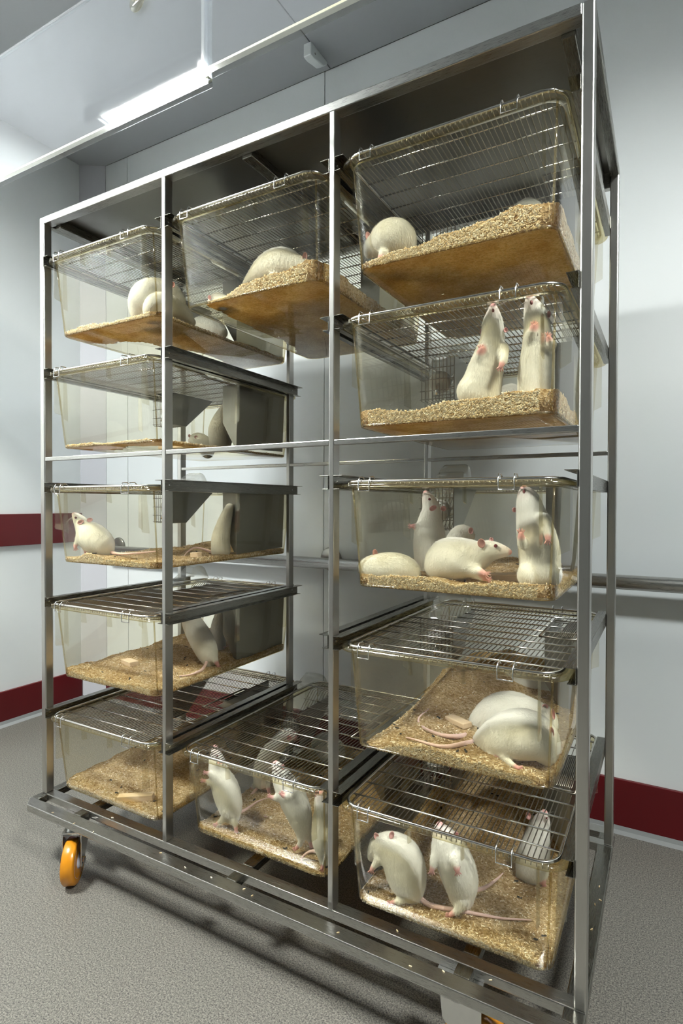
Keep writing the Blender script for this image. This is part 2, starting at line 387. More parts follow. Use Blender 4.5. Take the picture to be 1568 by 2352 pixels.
# clear hanging skirt above the rack front: two overlapping sheets with a yellow sealed lower edge
YS = -0.14
ZT = 2.14 + ZF                              # top edge of the sheets
def skirt(x0, x1, y, z0, label, wires=()):
    t = thing('hanging_sheet', label, 'plastic sheet', ((x0 + x1) / 2, y, z0))
    loc(t, MB().box(x0, x1, y - .002, y + .002, z0 + .014, ZT)).build('pane', 'sheet_clear', t)
    loc(t, MB().box(x0, x1, y - .006, y + .006, z0 + .008, z0 + .014)).build('edge_seal', 'seal_yellow', t, bevel=.001)
    loc(t, MB().box(x0, x1, y - .007, y + .007, z0 - .004, z0 + .008)).build('edge_rail', 'sheet_edge', t)
    loc(t, MB().box(x0, x0 + .008, y - .005, y + .005, z0 + .006, ZT)).build('end_strip', 'sheet_edge', t)
    loc(t, MB().box(x1 - .008, x1, y - .005, y + .005, z0 + .006, ZT)).build('end_strip', 'sheet_edge', t)
    loc(t, MB().box(x0, x1, y - .003, y + .003, ZT - .004, ZT + .003)).build('top_edge', 'sheet_edge', t)
    for wx in wires: loc(t, MB().tube([(wx, y, ZT - .03), (wx, y, ZC + .003)], .0012, 6)).build('hanger_wire', 'wire', t)
    return t
xj = float(at(478, 150, YS)[0]); zs = float(at(475, 192, YS)[2])
skirt(XL + .02, xj + .006, YS, zs - .004, 'clear plastic sheet hung from the ceiling, reaching to the red-striped side wall', (float(at(318, 8, YS)[0]), xj - .06, XL + .9))
skirt(xj - .004, XR - .05, YS - .012, zs + .004, 'clear plastic sheet hung from the ceiling above the fully stocked rack column', (xj + .25, xj + 1.2, XR - .4))
hp = at(318, 8, YS - .002)
hk = thing('sheet_hook', 'small clear hook fixed to the hanging plastic sheet by the side wall', 'hook', tuple(hp))
MB().lathe([(.022, 0), (.022, .004), (.016, .008), (.006, .009)], (0, -.003, 0), (0, -1, 0), 20).build('plate', 'cage_rib', hk, True)
MB().tube([(.0, -.008, .0), (.0, -.022, -.002), (.0, -.030, .010), (.0, -.030, .020)], .005, 8).build('peg', 'cage_rib', hk, True)
# small plate that covers the ceiling joint where it meets the back wall
cp = thing('joint_cover', 'small white plate screwed over the ceiling joint at the back wall', 'cover plate', (0.41, 0.94, ZC))
MB().prism([(-.075, .002), (.055, .002), (.05, -.012), (.02, -.034), (-.05, -.052), (-.075, -.052)], 0, -.018, .018).build('plate', 'wall_paint', cp, bevel=.004)
MB().lathe([(.004, 0), (.004, .001)], (.018, -.045, -.03), (1, 0, 0), 10).build('screw', 'joint_grey', cp)

# ------------------------------------------------------------------ the rack
RW, PC, PD, PM, RH = 1.56, 0.0213, 0.027, 0.0125, 1.7639
X2, X3, YD = 0.5275, 1.0372, 0.5658           # middle posts and front face of the back posts
ZM = 1.0344                                  # top of the front tie bar
ROWZ = [1.612, 1.272, 0.926, 0.576, 0.234]   # lower flange of the rails, top row first
COLS = [(PC, X2 - PM / 2), (X2 + PM / 2, X3 - PM / 2), (X3 + PM / 2, RW - PC)]
rack = thing('cage_rack', 'stainless steel wheeled rack with three columns of rat cages', 'rack', (0, 0, 0))
Z = lambda z: z + ZF
def rbar(name, x0, x1, y0, y1, z0, z1, mat, bevel=.0016):
    return MB().box(x0, x1, y0, y1, Z(z0), Z(z1)).build(name, mat, rack, bevel=bevel)
YBK = YD + PD
for y0 in (0.0, YD):
    for x0 in (0.0, RW - PC):
        rbar('corner_post', x0, x0 + PC, y0, y0 + PD, 0, RH, 'steel_upright', .003)
    for x in (X2, X3):
        rbar('middle_post', x - PM / 2, x + PM / 2, y0, y0 + PD, 0, RH - .02, 'steel_upright')
rbar('top_bar', PC, RW - PC, 0.0, .030, RH - .0213, RH, 'steel_long', .002)
rbar('top_bar', PC, RW - PC, YBK - .02, YBK, RH - .045, RH, 'steel_long', .002)
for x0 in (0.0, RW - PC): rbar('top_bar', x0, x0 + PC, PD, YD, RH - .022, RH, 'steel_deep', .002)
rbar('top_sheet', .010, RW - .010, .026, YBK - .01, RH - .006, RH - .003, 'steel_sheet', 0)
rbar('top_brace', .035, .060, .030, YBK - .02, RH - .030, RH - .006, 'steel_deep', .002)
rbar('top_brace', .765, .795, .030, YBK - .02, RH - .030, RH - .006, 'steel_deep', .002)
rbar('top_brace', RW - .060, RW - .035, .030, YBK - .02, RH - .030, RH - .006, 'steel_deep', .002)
for (x0, x1) in COLS:
    rbar('tie_bar', x0, x1, .001, .014, ZM - .012, ZM, 'steel_long')
    rbar('tie_bar', x0, x1, YD + .001, YD + .012, ZM - .011, ZM, 'steel_long')
def rail(x, sgn, zr):                        # C channel open towards sgn
    t, w1, w2, h = .0014, .0225, .015, .0305
    poly = [(0, 0), (w2, 0), (w2, t), (t, t), (t, h - t), (w1, h - t), (w1, h), (0, h)]
    mb = MB().prism([(x + sgn * a, Z(zr) + c) for a, c in (poly if sgn > 0 else poly[::-1])], 1, -.002, .6150)
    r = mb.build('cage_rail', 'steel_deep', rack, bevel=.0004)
    for yy in (.012, YD + .014):
        MB().lathe([(.003, 0), (.0025, .0012)], (x + sgn * t, yy, Z(zr) + h * .55), (sgn, 0, 0), 8).build('rivet', 'chrome', r)
for zr in ROWZ:
    for (x0, x1) in COLS:
        rail(x0, 1, zr); rail(x1, -1, zr)
# base frame
base_h = .021
def bbar(x0, x1, y0, y1, mat): return rbar('base_bar', x0, x1, y0, y1, -base_h, 0, mat, .0022)
MB().prism([(0, -.039), (.031, -.067), (RW - .031, -.067), (RW, -.039), (RW, -.031), (0, -.031)], 2, Z(-base_h), Z(0)).build('base_bar', 'steel_long', rack, bevel=.0022)
bbar(.0, RW, .0, .031, 'steel_long')
bbar(.0, RW, YBK - .031, YBK, 'steel_long')
MB().prism([(0, YBK + .031), (0, YBK + .039), (.031, YBK + .067), (RW - .031, YBK + .067), (RW, YBK + .039), (RW, YBK + .031)], 2, Z(-base_h), Z(0)).build('base_bar', 'steel_long', rack, bevel=.0022)
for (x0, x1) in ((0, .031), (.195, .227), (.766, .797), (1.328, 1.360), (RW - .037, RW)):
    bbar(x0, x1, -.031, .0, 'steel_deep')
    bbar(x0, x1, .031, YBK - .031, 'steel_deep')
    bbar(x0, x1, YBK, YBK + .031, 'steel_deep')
# swivel castors
def caster(x, y, ang):
    ca, sa = math.cos(ang), math.sin(ang)    # trail direction of the wheel
    def T(mb):
        mb.v = [(x + a * ca - b * sa, y + a * sa + b * ca, c) for a, b, c in mb.v]; return mb
    zb = Z(-base_h); r = .0625
    c = T(MB().box(-.045, .045, -.040, .040, zb - .005, zb + .001)).build('caster', 'chrome', rack, bevel=.001)
    T(MB().lathe([(.030, 0), (.032, .006), (.026, .014), (.028, .020)], (0, 0, zb - .004), (0, 0, -1), 24)).build('swivel', 'chrome', c, True)
    ax = .036; zt = zb - .022
    for s in (-1, 1):
        poly = [(-.030, zt), (ax + .012, zt), (ax + .013, r - .012), (ax + .006, r - .020), (ax - .008, r - .016), (-.026, zt - .040)]
        T(MB().prism(poly if s > 0 else poly[::-1], 1, s * .0235, s * .0265)).build('fork', 'chrome', c, bevel=.0006)
    T(MB().box(-.030, ax + .012, -.0265, .0265, zt - .002, zt + .002)).build('fork', 'chrome', c, bevel=.0006)
    w = T(MB().lathe([(.046, -.017), (r - .004, -.0175), (r, -.013), (r, .013), (r - .004, .0175), (.046, .017)], (ax, 0, r), (0, 1, 0), 40)).build('wheel', 'tyre_orange', c, True)
    T(MB().lathe([(.016, -.022), (.018, -.019), (.030, -.012), (.046, -.0172), (.0465, .0), (.046, .0172), (.030, .012), (.018, .019), (.016, .022)], (ax, 0, r), (0, 1, 0), 32)).build('hub', 'hub_white', c, True)
    T(MB().lathe([(.005, -.034), (.009, -.033), (.009, -.027), (.004, -.0265), (.004, .0265), (.009, .027), (.009, .033), (.005, .034)], (ax, 0, r), (0, 1, 0), 6)).build('axle', 'chrome', c)
caster(.185, -.012, math.radians(-52))
caster(1.335, -.014, math.radians(4))
caster(.165, YBK + .01, math.radians(-40))
caster(1.375, YBK + .01, math.radians(-60))

# ------------------------------------------------------------------ cages (x centred, y from the front, z up from the cage floor)
CH, YB0, YB1, HB, HT = 0.2120, 0.025, 0.634, 0.2060, 0.2160     # height to the rail flange
def rring(hw, y0, y1, r, z, n=6):
    pts = []
    for cx, cy, a0 in ((hw - r, y1 - r, 0), (-hw + r, y1 - r, 90), (-hw + r, y0 + r, 180), (hw - r, y0 + r, 270)):
        for k in range(n + 1):
            a = math.radians(a0 + 90 * k / n); pts.append((cx + r * math.cos(a), cy + r * math.sin(a), z))
    return pts
def wall_y0(z): return YB0 - .022 * z / CH
def wall_y1(z): return YB1 + .024 * z / CH
def wall_hw(z): return HB + (HT - HB) * z / CH
shell_rings = [rring(HB - .007, YB0 + .007, YB1 - .007, .026, 0.0), rring(HB - .0025, YB0 + .0025, YB1 - .0025, .029, .0015), rring(HB, YB0, YB1, .031, .006)]
for zz in (.06, .12, .17, CH): shell_rings.append(rring(wall_hw(zz), wall_y0(zz), wall_y1(zz), .034, zz))
shell_me = MB().loft(shell_rings, True, False).mesh('shell', True); shell_me.materials.append(MATS['cage_clear'])
rim_rings = [rring(HT, .003, .656, .034, CH - .001), rring(HT + .019, -.010, .669, .046, CH + .0005), rring(HT + .0225, -.0135, .6725, .049, CH + .0025),
             rring(HT + .0225, -.0135, .6725, .049, CH + .0085), rring(HT + .019, -.010, .669, .046, CH + .0105), rring(HT + .002, .001, .658, .036, CH + .0105), rring(HT - .0005, .0035, .6555, .034, CH + .006)]
rm = MB().loft(rim_rings, False, False)
n_ = len(rim_rings[0]); k_ = len(rim_rings) - 1
rm.f += [(k_ * n_ + i, k_ * n_ + (i + 1) % n_, (i + 1) % n_, i) for i in range(n_)]; rm.m += [0] * n_
rim_me = rm.mesh('rim', True); rim_me.materials.append(MATS['cage_rim'])
eb = MB(); eb.tube(rring(HB - .0022, YB0 + .0022, YB1 - .0022, .029, .0032), .0030, 8, closed=True)
for sx in (-1, 1):
    for front in (True, False):
        pts = []
        for zz in (.004, .07, .14, CH):
            q = .034 * (1 - .7071) - .0004
            pts.append((sx * (wall_hw(zz) - q), (wall_y0(zz) + q) if front else (wall_y1(zz) - q), zz))
        eb.tube(pts, .0021, 8)
bead_me = eb.mesh('edge_bead', True); bead_me.materials.append(MATS['cage_bead'])
def fin_mesh(x, z0, z1, th=.0028):           # upright rib between rim overhang and the sloping front wall
    return MB().prism([(-.010, z1), (wall_y0(z1) + .001, z1), (wall_y0(z0) + .001, z0), (-.008, z0 + .004), (-.010, z0 + .010)][::-1], 0, x - th / 2, x + th / 2).mesh('rib')
def fin_side(s, y, z0, z1, th=.0028):
    a = wall_hw(z1) - .001; b_ = wall_hw(z0) - .001; o_ = HT + .013
    poly = [(s * a, z1), (s * o_, z1), (s * o_, z0 + .01), (s * b_, z0)]
    return MB().prism(poly, 1, y - th / 2, y + th / 2).mesh('rib')
def rp(px): return float(at(px, 1100, 0.0)[0]) - 1.2911
rib_mes = [fin_mesh(x, z0, CH) for x, z0 in ((-.186, .098), (.186, .098), (-.190, .098), (-.066, .180), (.045, .180))]
rib_mes = [rib_mes[0], rib_mes[1], rib_mes[3], rib_mes[4]] + [fin_side(s, y, .085, CH) for s in (-1, 1) for y in (.05, .34, .60)]
for q in rib_mes: q.materials.append(MATS['cage_rib'])

# wire lid
LZ = CH + .0145                              # centre height of the lid frame wire
TX0, TX1 = -.200, -.105                      # bottle trough
TPATH = [(.380, 0), (.380, -.112), (.445, -.112), (.585, 0)]
lf = MB()
lf.tube(rring(.2205, -.0075, .6640, .040, LZ), .0036, 8, closed=True)
lf.tube(rring(.2145, .0060, .6520, .034, LZ - .0105), .0018, 6, closed=True)
frame_me = lf.mesh('lid_frame', True); frame_me.materials.append(MATS['wire'])
lw = MB()
for i in range(42):
    x = -.205 + .41 * i / 41
    if TX0 - .003 < x < TX1 + .003:
        pts = [(x, -.0065, LZ - .004), (x, .002, LZ - .0045)] + [(x, y, LZ - .0045 + z) for y, z in TPATH] + [(x, .660, LZ - .0045)]
        lw.tube(pts, .00115, 5)
    else:
        lw.tube([(x, -.010, LZ - .009), (x, -.0085, LZ - .002), (x, .004, LZ - .0045), (x, .330, LZ - .0045), (x, .656, LZ - .0045), (x, .667, LZ - .009)], .00115, 5)
for z in (-.03, -.06, -.09, -.112): lw.tube([(TX0, .379, LZ + z), (TX1, .379, LZ + z)], .0012, 5)
for t in (.25, .5, .75): lw.tube([(TX0, .445 + .14 * t, LZ - .112 * (1 - t)), (TX1, .445 + .14 * t, LZ - .112 * (1 - t))], .0012, 5)
grid_me = lw.mesh('wire_grid', True); grid_me.materials.append(MATS['wire_dull'])
lx = MB()
for i, y in enumerate([.044, .105, .167, .230, .294, .357, .420, .483, .546, .610]):
    x0 = -.2195 if not (.379 < y < .586) else TX1
    lx.tube([(x0, y, LZ - .0012), (.2195, y, LZ - .0012)], .0019, 6)
cross_me = lx.mesh('cross_wires', True); cross_me.materials.append(MATS['wire'])
def clip_mesh(xa, xb, front):
    if front: pts = [(xa, .016, LZ + .001), (xa, .004, LZ + .010), (xa, -.012, LZ + .009), (xa, -.0165, LZ - .001), (xa, -.0165, LZ - .020), (xb, -.0165, LZ - .020), (xb, -.0165, LZ - .001), (xb, -.012, LZ + .009), (xb, .004, LZ + .010), (xb, .016, LZ + .001)]
    else: pts = [(xa, .644, LZ + .001), (xa, .656, LZ + .010), (xa, .672, LZ + .009), (xa, .676, LZ - .012), (xb, .676, LZ - .012), (xb, .672, LZ + .009), (xb, .656, LZ + .010), (xb, .644, LZ + .001)]
    q = MB().tube(pts, .0014, 6).mesh('clip', True); q.materials.append(MATS['chrome']); return q
clip_mes = [clip_mesh(-.178, -.153, True), clip_mesh(.113, .142, True), clip_mesh(-.16, -.135, False), clip_mesh(.10, .125, False)]
th_ = .0012
tp_me = MB().prism([(y, LZ - .004 + z) for y, z in TPATH][::-1], 0, TX1 - th_ + .002, TX1 + .002).mesh('trough_plate'); tp_me.materials.append(MATS['steel_sheet'])
hz = lambda z: LZ + z
hs_me = MB().prism([(.378, hz(-.006)), (.640, hz(-.006)), (.628, hz(-.205)), (.372, hz(-.212))], 0, .1880, .1892).mesh('hopper_side'); hs_me.materials.append(MATS['steel_sheet'])
hf_me = MB().prism([(.128, hz(-.006)), (.1885, hz(-.006)), (.1885, hz(-.208)), (.176, hz(-.206)), (.128, hz(-.128))], 1, .377, .3782).mesh('hopper_front'); hf_me.materials.append(MATS['steel_sheet'])
hi_me = MB().prism([(.128, hz(-.006)), (.1292, hz(-.006)), (.1292, hz(-.126)), (.178, hz(-.202)), (.177, hz(-.203)), (.128, hz(-.127))], 1, .378, .628).mesh('hopper_slope'); hi_me.materials.append(MATS['steel_sheet'])
ff = MB(); ff.tube([(.135, .272, hz(.004)), (.212, .272, hz(.004)), (.212, .478, hz(.004)), (.135, .478, hz(.004))], .0026, 7, closed=True)
for i in range(9): ff.tube([(.170 + .004 * i, .30, hz(.0035)), (.170 + .004 * i, .478, hz(.0035))], .0011, 5)
ff_me = ff.mesh('feed_flap', True); ff_me.materials.append(MATS['wire_dull'])
fp_me = MB().box(.170, .205, .36, .478, hz(.0005), hz(.0015)).mesh('flap_plate'); fp_me.materials.append(MATS['steel_sheet'])
# water bottle lying in the trough, cap down at the front
bd = np.array([0, .846, .533]); bn = np.array([0, -.533, .846]); bx = np.array([1.0, 0, 0])
bc0 = np.array([(TX0 + TX1) / 2, .402, LZ - .066])
def bring(d, hw, r, off=0.0):
    pts = []
    for cx, cy, a0 in ((hw - r, hw - r, 0), (-hw + r, hw - r, 90), (-hw + r, -hw + r, 180), (hw - r, -hw + r, 270)):
        for k in range(5):
            a = math.radians(a0 + 90 * k / 4)
            pts.append(bc0 + bd * d + bx * (cx + r * math.cos(a)) + bn * (cy + r * math.sin(a) + off))
    return pts
bt = MB().loft([bring(.012, .020, .019), bring(.022, .022, .020), bring(.038, .041, .016), bring(.085, .0425, .012), bring(.088, .0405, .012), bring(.094, .0405, .012), bring(.097, .0425, .012),
                bring(.140, .0425, .012), bring(.143, .0405, .012), bring(.149, .0405, .012), bring(.152, .0425, .012), bring(.186, .0415, .014), bring(.196, .034, .016)], True, True)
bot_me = bt.mesh('bottle_body', True); bot_me.materials.append(MATS['bottle_clear'])
cap_me = MB().lathe([(.010, -.010), (.026, -.008), (.029, -.004), (.029, .014), (.024, .016)], bc0, bd, 24).mesh('cap', True); cap_me.materials.append(MATS['cap_grey'])
nip_me = MB().tube([bc0 - bd * .006, bc0 - bd * .022, bc0 - bd * .032 - np.array([0, 0, .020])], .004, 8).mesh('nipple', True); nip_me.materials.append(MATS['chrome'])

ROWN = ['top row', 'second row from the top', 'third row from the top', 'fourth row from the top', 'bottom row']
COLN = ['of the rack column nearest the side wall', 'of the half-empty middle rack column', 'of the fully stocked end rack column']
CAGE = {}
def make_cage(c, r, dy=0.0, dx=0.0):
    x = (COLS[c][0] + COLS[c][1]) / 2 + dx; z = Z(ROWZ[r]) - CH + .0010
    wh = f'{ROWN[r]} {COLN[c]}'
    t = thing('rat_cage', f'clear cage box, {wh}', 'cage', (x, dy, z), 'clear plastic rat cages in the rack')
    obj('shell', shell_me, 'cage_clear', t)
    obj('rim', rim_me, 'cage_rim', t)
    obj('edge_bead', bead_me, 'cage_bead', t)
    for q in rib_mes: obj('rib', q, 'cage_rib', t)
    l = thing('wire_lid', f'steel wire lid, {wh}', 'cage lid', (x, dy, z), 'wire lids on the rat cages')
    obj('lid_frame', frame_me, 'wire', l); obj('wire_grid', grid_me, 'wire_dull', l); obj('cross_wires', cross_me, 'wire', l)
    for q in clip_mes: obj('clip', q, 'chrome', l)
    obj('trough_plate', tp_me, 'steel_sheet', l)
    h = obj('feed_hopper', hs_me, 'steel_sheet', l); obj('hopper_front', hf_me, 'steel_sheet', h); obj('hopper_slope', hi_me, 'steel_sheet', h)
    f = obj('feed_flap', ff_me, 'wire_dull', l); obj('flap_plate', fp_me, 'steel_sheet', f)
    b = thing('water_bottle', f'water bottle, {wh}', 'bottle', (x, dy, z), 'water bottles in the lid troughs')
    obj('bottle_body', bot_me, 'bottle_clear', b); obj('cap', cap_me, 'cap_grey', b); obj('nipple', nip_me, 'chrome', b)
    CAGE[(c, r)] = (x, dy, z)
for r in range(5): make_cage(0, r); make_cage(2, r)
make_cage(1, 0); make_cage(1, 4, dy=.024, dx=.010)

# ------------------------------------------------------------------ bedding
rng = np.random.default_rng(7)
def vnoise(x, y, seed):
    g = np.random.default_rng(seed).random((64, 64))
    xi = np.floor(x).astype(int); yi = np.floor(y).astype(int); fx = x - xi; fy = y - yi
    fx = fx * fx * (3 - 2 * fx); fy = fy * fy * (3 - 2 * fy)
    a = g[xi % 64, yi % 64]; b = g[(xi + 1) % 64, yi % 64]; c = g[xi % 64, (yi + 1) % 64]; d = g[(xi + 1) % 64, (yi + 1) % 64]
    return (a * (1 - fx) + b * fx) * (1 - fy) + (c * (1 - fx) + d * fx) * fy - 0.5
def cubic_up(G, u, v):                       # smooth interpolation of a coarse height table
    G = np.array(G, float); ny, nx = G.shape
    x = u * (nx - 1); y = v * (ny - 1)
    xi = np.clip(np.floor(x).astype(int), 0, nx - 2); yi = np.clip(np.floor(y).astype(int), 0, ny - 2)
    fx = x - xi; fy = y - yi; fx = fx * fx * (3 - 2 * fx); fy = fy * fy * (3 - 2 * fy)
    return (G[yi, xi] * (1 - fx) + G[yi, xi + 1] * fx) * (1 - fy) + (G[yi + 1, xi] * (1 - fx) + G[yi + 1, xi + 1] * fx) * fy
BED = {}
def bedding(c, r, G, seed, label, nchip=3600, ndrop=20, fc=0.35):
    """G: heights in millimetres, rows from the front to the back, columns left to right."""
    G = np.array(G, float) / 1000.0
    ox, oy, oz = CAGE[(c, r)]
    NX, NY = 62, 84
    u, v = np.meshgrid(np.linspace(0, 1, NX), np.linspace(0, 1, NY))
    def height(u, v):
        h = cubic_up(G, u, v)
        h = h + (.15 + np.minimum(1, np.maximum(h, 0) / .02) * .85) * (.010 * vnoise(u * 7 + 3, v * 10 + 5, seed) + .006 * vnoise(u * 17, v * 25, seed + 1) + .0035 * vnoise(u * 60, v * 85, seed + 2))
        return h
    def place(u, v, h):
        hh = np.maximum(h, 0.0)
        hw = HB - .0018 + (HT - HB) * hh / CH
        y0 = YB0 + .0018 - .022 * hh / CH; y1 = YB1 - .002 + .024 * hh / CH
        y = y0 + v * (y1 - y0)
        d0 = np.maximum(0, .03 - (y - y0)); d1 = np.maximum(0, .03 - (y1 - y)); dd = np.maximum(d0, d1)
        cut = .03 - np.sqrt(np.maximum(0, .03 ** 2 - dd ** 2))
        return (2 * u - 1) * (hw - cut), y
    h = height(u, v); BED[(c, r)] = height
    x, y = place(u, v, h); xb, yb = place(u, v, h * 0)
    FL = .0013
    top = np.stack([x, y, FL + np.maximum(h, 0.0)], -1).reshape(-1, 3)
    sc_ = .985
    bot = np.stack([xb * sc_, (yb - .33) * .990 + .33, np.full_like(xb, FL)], -1).reshape(-1, 3)
    n = NX * NY
    idx = np.arange(n).reshape(NY, NX)
    q = np.stack([idx[:-1, :-1], idx[:-1, 1:], idx[1:, 1:], idx[1:, :-1]], -1)
    hm = (h[:-1, :-1] + h[:-1, 1:] + h[1:, 1:] + h[1:, :-1]) / 4
    keep = hm > .0016
    qt = q[keep]; faces = [qt, (qt + n)[:, ::-1]]
    # vertical skirts wherever a kept cell borders nothing
    K = np.zeros((NY + 1, NX + 1), bool); K[1:NY, 1:NX] = keep
    sk = []
    kk = K[1:NY, 1:NX]
    for (dj, di, a, b) in ((-1, 0, 0, 1), (0, 1, 1, 2), (1, 0, 2, 3), (0, -1, 3, 0)):
        nb = K[1 + dj:NY + dj, 1 + di:NX + di]
        e = q[kk & ~nb]
        sk.append(np.stack([e[:, b], e[:, a], e[:, a] + n, e[:, b] + n], -1))
    sk = np.concatenate(sk)
    quads = np.concatenate([faces[0], sk, faces[1]]); mi = np.concatenate([np.zeros(len(faces[0]) + len(sk), int), np.ones(len(faces[1]), int)])
    V = [np.concatenate([top, bot])]; F = [quads]; MI = [mi]; nv = 2 * n
    # wood chips
    R = np.random.default_rng(seed + 50)
    nf = int(nchip * fc); ns = int(nchip * .12); nt_ = nchip - nf - 2 * ns
    P = []; Nn = []
    cu = .012 + .976 * R.random(nt_); cv = .008 + .984 * R.random(nt_) ** 1.5; hh = height(cu, cv)
    px_, py_ = place(cu, cv, hh); ok = hh > .002
    P.append(np.stack([px_, py_, FL + hh], -1)[ok]); Nn.append(np.tile([0, 0, 1.0], (ok.sum(), 1)))
    cu = R.random(nf); hh = height(cu, cu * 0); zz = .0022 + R.random(nf) * np.maximum(hh - .0022, 0); ok = hh > .002
    px_, py_ = place(cu, cu * 0, zz); P.append(np.stack([px_, py_ + .0002, FL + zz], -1)[ok]); Nn.append(np.tile([0, -1.0, 0], (ok.sum(), 1)))
    for s in (0.0, 1.0):
        cv = R.random(ns); hh = height(cv * 0 + s, cv); zz = .0022 + R.random(ns) * np.maximum(hh - .0022, 0); ok = hh > .002
        px_, py_ = place(cv * 0 + s, cv, zz); P.append(np.stack([px_, py_, FL + zz], -1)[ok]); Nn.append(np.tile([1 if s else -1.0, 0, 0], (ok.sum(), 1)))
    P = np.concatenate(P); Nn = np.concatenate(Nn)
    def scatter(P, Nn, la, lb, wa, wb, tilt, mat):
        nonlocal nv
        k = len(P); t = R.normal(size=(k, 3)); t -= Nn * ((t * Nn).sum(1)[:, None] * (1 - tilt)); t /= np.linalg.norm(t, axis=1)[:, None]
        w = np.cross(Nn + R.normal(size=(k, 3)) * .25, t); w /= np.linalg.norm(w, axis=1)[:, None]; d = np.cross(t, w)
        ln = (la + R.random(k) * lb)[:, None]; wd = (wa + R.random(k) * wb)[:, None]; th = wd * .45
        vs = np.stack([P + sx * ln * t + sy * wd * (1 if sx < 0 else .7) * w + sz * th * d for sz in (-1, 1) for sy in (-1, 1) for sx in (-1, 1)], 1).reshape(-1, 3)
        b = nv + 8 * np.arange(k)[:, None]
        fs = np.array([[0, 2, 3, 1], [4, 5, 7, 6], [0, 1, 5, 4], [2, 6, 7, 3], [0, 4, 6, 2], [1, 3, 7, 5]])
        V.append(vs); F.append((b[:, None, :] + fs[None]).reshape(-1, 4)); MI.append(np.full(6 * k, mat)); nv += 8 * k
    side = np.abs(Nn[:, 2]) < .5
    scatter(P[~side], Nn[~side], .0018, .0022, .0006, .0007, .25, 2)
    scatter(P[side] - Nn[side] * .0004, Nn[side], .0018, .0022, .0006, .0007, .03, 2)
    if ndrop:
        cu = R.random(ndrop) * .94 + .03; cv = R.random(ndrop) ** 1.3 * .9 + .03; hh = height(cu, cv); px_, py_ = place(cu, cv, hh); ok = hh > .004
        D = np.stack([px_, py_, FL + hh + .001], -1)[ok]
        scatter(D, np.tile([0, 0, 1.0], (len(D), 1)), .0035, .002, .0018, .0008, .15, 3)
    V = np.concatenate(V); F = np.concatenate(F); MI = np.concatenate(MI)
    me = bpy.data.meshes.new('bedding'); me.vertices.add(len(V)); me.vertices.foreach_set('co', V.astype(np.float32).ravel())
    me.loops.add(F.size); me.loops.foreach_set('vertex_index', F.astype(np.int32).ravel())
    me.polygons.add(len(F)); me.polygons.foreach_set('loop_start', np.arange(0, F.size, 4, dtype=np.int32)); me.polygons.foreach_set('loop_total', np.full(len(F), 4, np.int32))
    me.polygons.foreach_set('material_index', MI.astype(np.int32)); me.update(calc_edges=True)
    for k in ('bedding', 'bedding_underlit', 'chips', 'dropping'): me.materials.append(MATS[k])
    o = bpy.data.objects.new('bedding', me); COL.objects.link(o); o.location = (ox, oy, oz)
    tag(o, label, 'bedding', 'wood chip bedding in the cages', 'stuff')
def bedz(c, r, P):                           # bedding height under a world point
    ox, oy, oz = CAGE[(c, r)]
    u = np.clip((P[0] - ox) / (2 * HB) + .5, 0.02, .98); v = np.clip((P[1] - oy - YB0) / (YB1 - YB0), 0.01, .99)
    return oz + .0013 + max(0.0, float(BED[(c, r)](np.array([u]), np.array([v]))[0]))

bl = lambda c, r: f'tan wood chip bedding, {ROWN[r]} {COLN[c]}'
bedding(2, 0, [[10, 17, 32, 42, 50], [4, 2.2, 18, 34, 50], [6, 4, 16, 26, 40], [12, 12, 14, 22, 34]], 11, bl(2, 0), 4600, 8, .5)
bedding(2, 1, [[26, 24, 36, 42, 48], [14, 12, 22, 30, 34], [12, 14, 16, 20, 24], [10, 12, 14, 18, 20]], 12, bl(2, 1), 4800, 6, .6)
bedding(2, 2, [[21, 21, 22, 22, 27], [22, 20, 16, 15, 20], [34, 28, 20, 18, 22], [40, 34, 26, 22, 24]], 13, bl(2, 2), 5200, 16, .55)
bedding(2, 3, [[1, 24, 28, 18, 16], [-4, 42, 40, 26, 22], [-5, 72, 66, 40, 34], [4, 92, 88, 66, 50], [24, 84, 96, 80, 60]], 14, bl(2, 3), 6000, 26, .25)
bedding(2, 4, [[4, 10, 12, 12, 14], [2, 13, 14, 13, 16], [10, 26, 26, 16, 16], [28, 56, 56, 38, 30], [40, 70, 76, 60, 46]], 15, bl(2, 4), 6000, 24, .18)
bedding(0, 0, [[9, 14, 10, 8, 10], [-4, -4, 4, 10, 8], [-4, -3, -2, 12, 10], [6, -2, 4, 16, 14]], 16, bl(0, 0), 3200, 6, .4)
bedding(0, 1, [[6, 9, 3, 5, 6], [-4, -3, -4, -3, 6], [-4, -4, -4, -4, 6], [-3, -3, -3, 6, 8]], 17, bl(0, 1), 2200, 6, .5)
bedding(0, 2, [[10, 22, 18, 14, 16], [8, 14, 10, 10, 14], [14, 18, 16, 14, 12], [20, 34, 34, 24, 12]], 18, bl(0, 2), 4000, 16, .4)
bedding(0, 3, [[18, 16, 18, 20, 22], [20, 22, 22, 22, 18], [24, 34, 36, 30, 16], [30, 48, 60, 44, 14]], 19, bl(0, 3), 4400, 18, .25)
bedding(0, 4, [[14, 16, 14, 10, 12], [16, 26, 30, 26, 22], [20, 48, 64, 60, 46], [22, 70, 96, 92, 70], [18, 60, 100, 96, 80]], 20, bl(0, 4), 4600, 20, .2)
bedding(1, 0, [[-3, 3, 24, 32, 46], [-4, 8, 22, 28, 40], [-2, 8, 18, 24, 34], [6, 10, 16, 22, 30]], 21, bl(1, 0), 4200, 10, .45)
bedding(1, 4, [[10, 12, 12, 8, 4], [12, 13, 13, 13, 11], [18, 22, 22, 22, 22], [22, 26, 26, 26, 26]], 22, bl(1, 4), 5000, 20, .2)

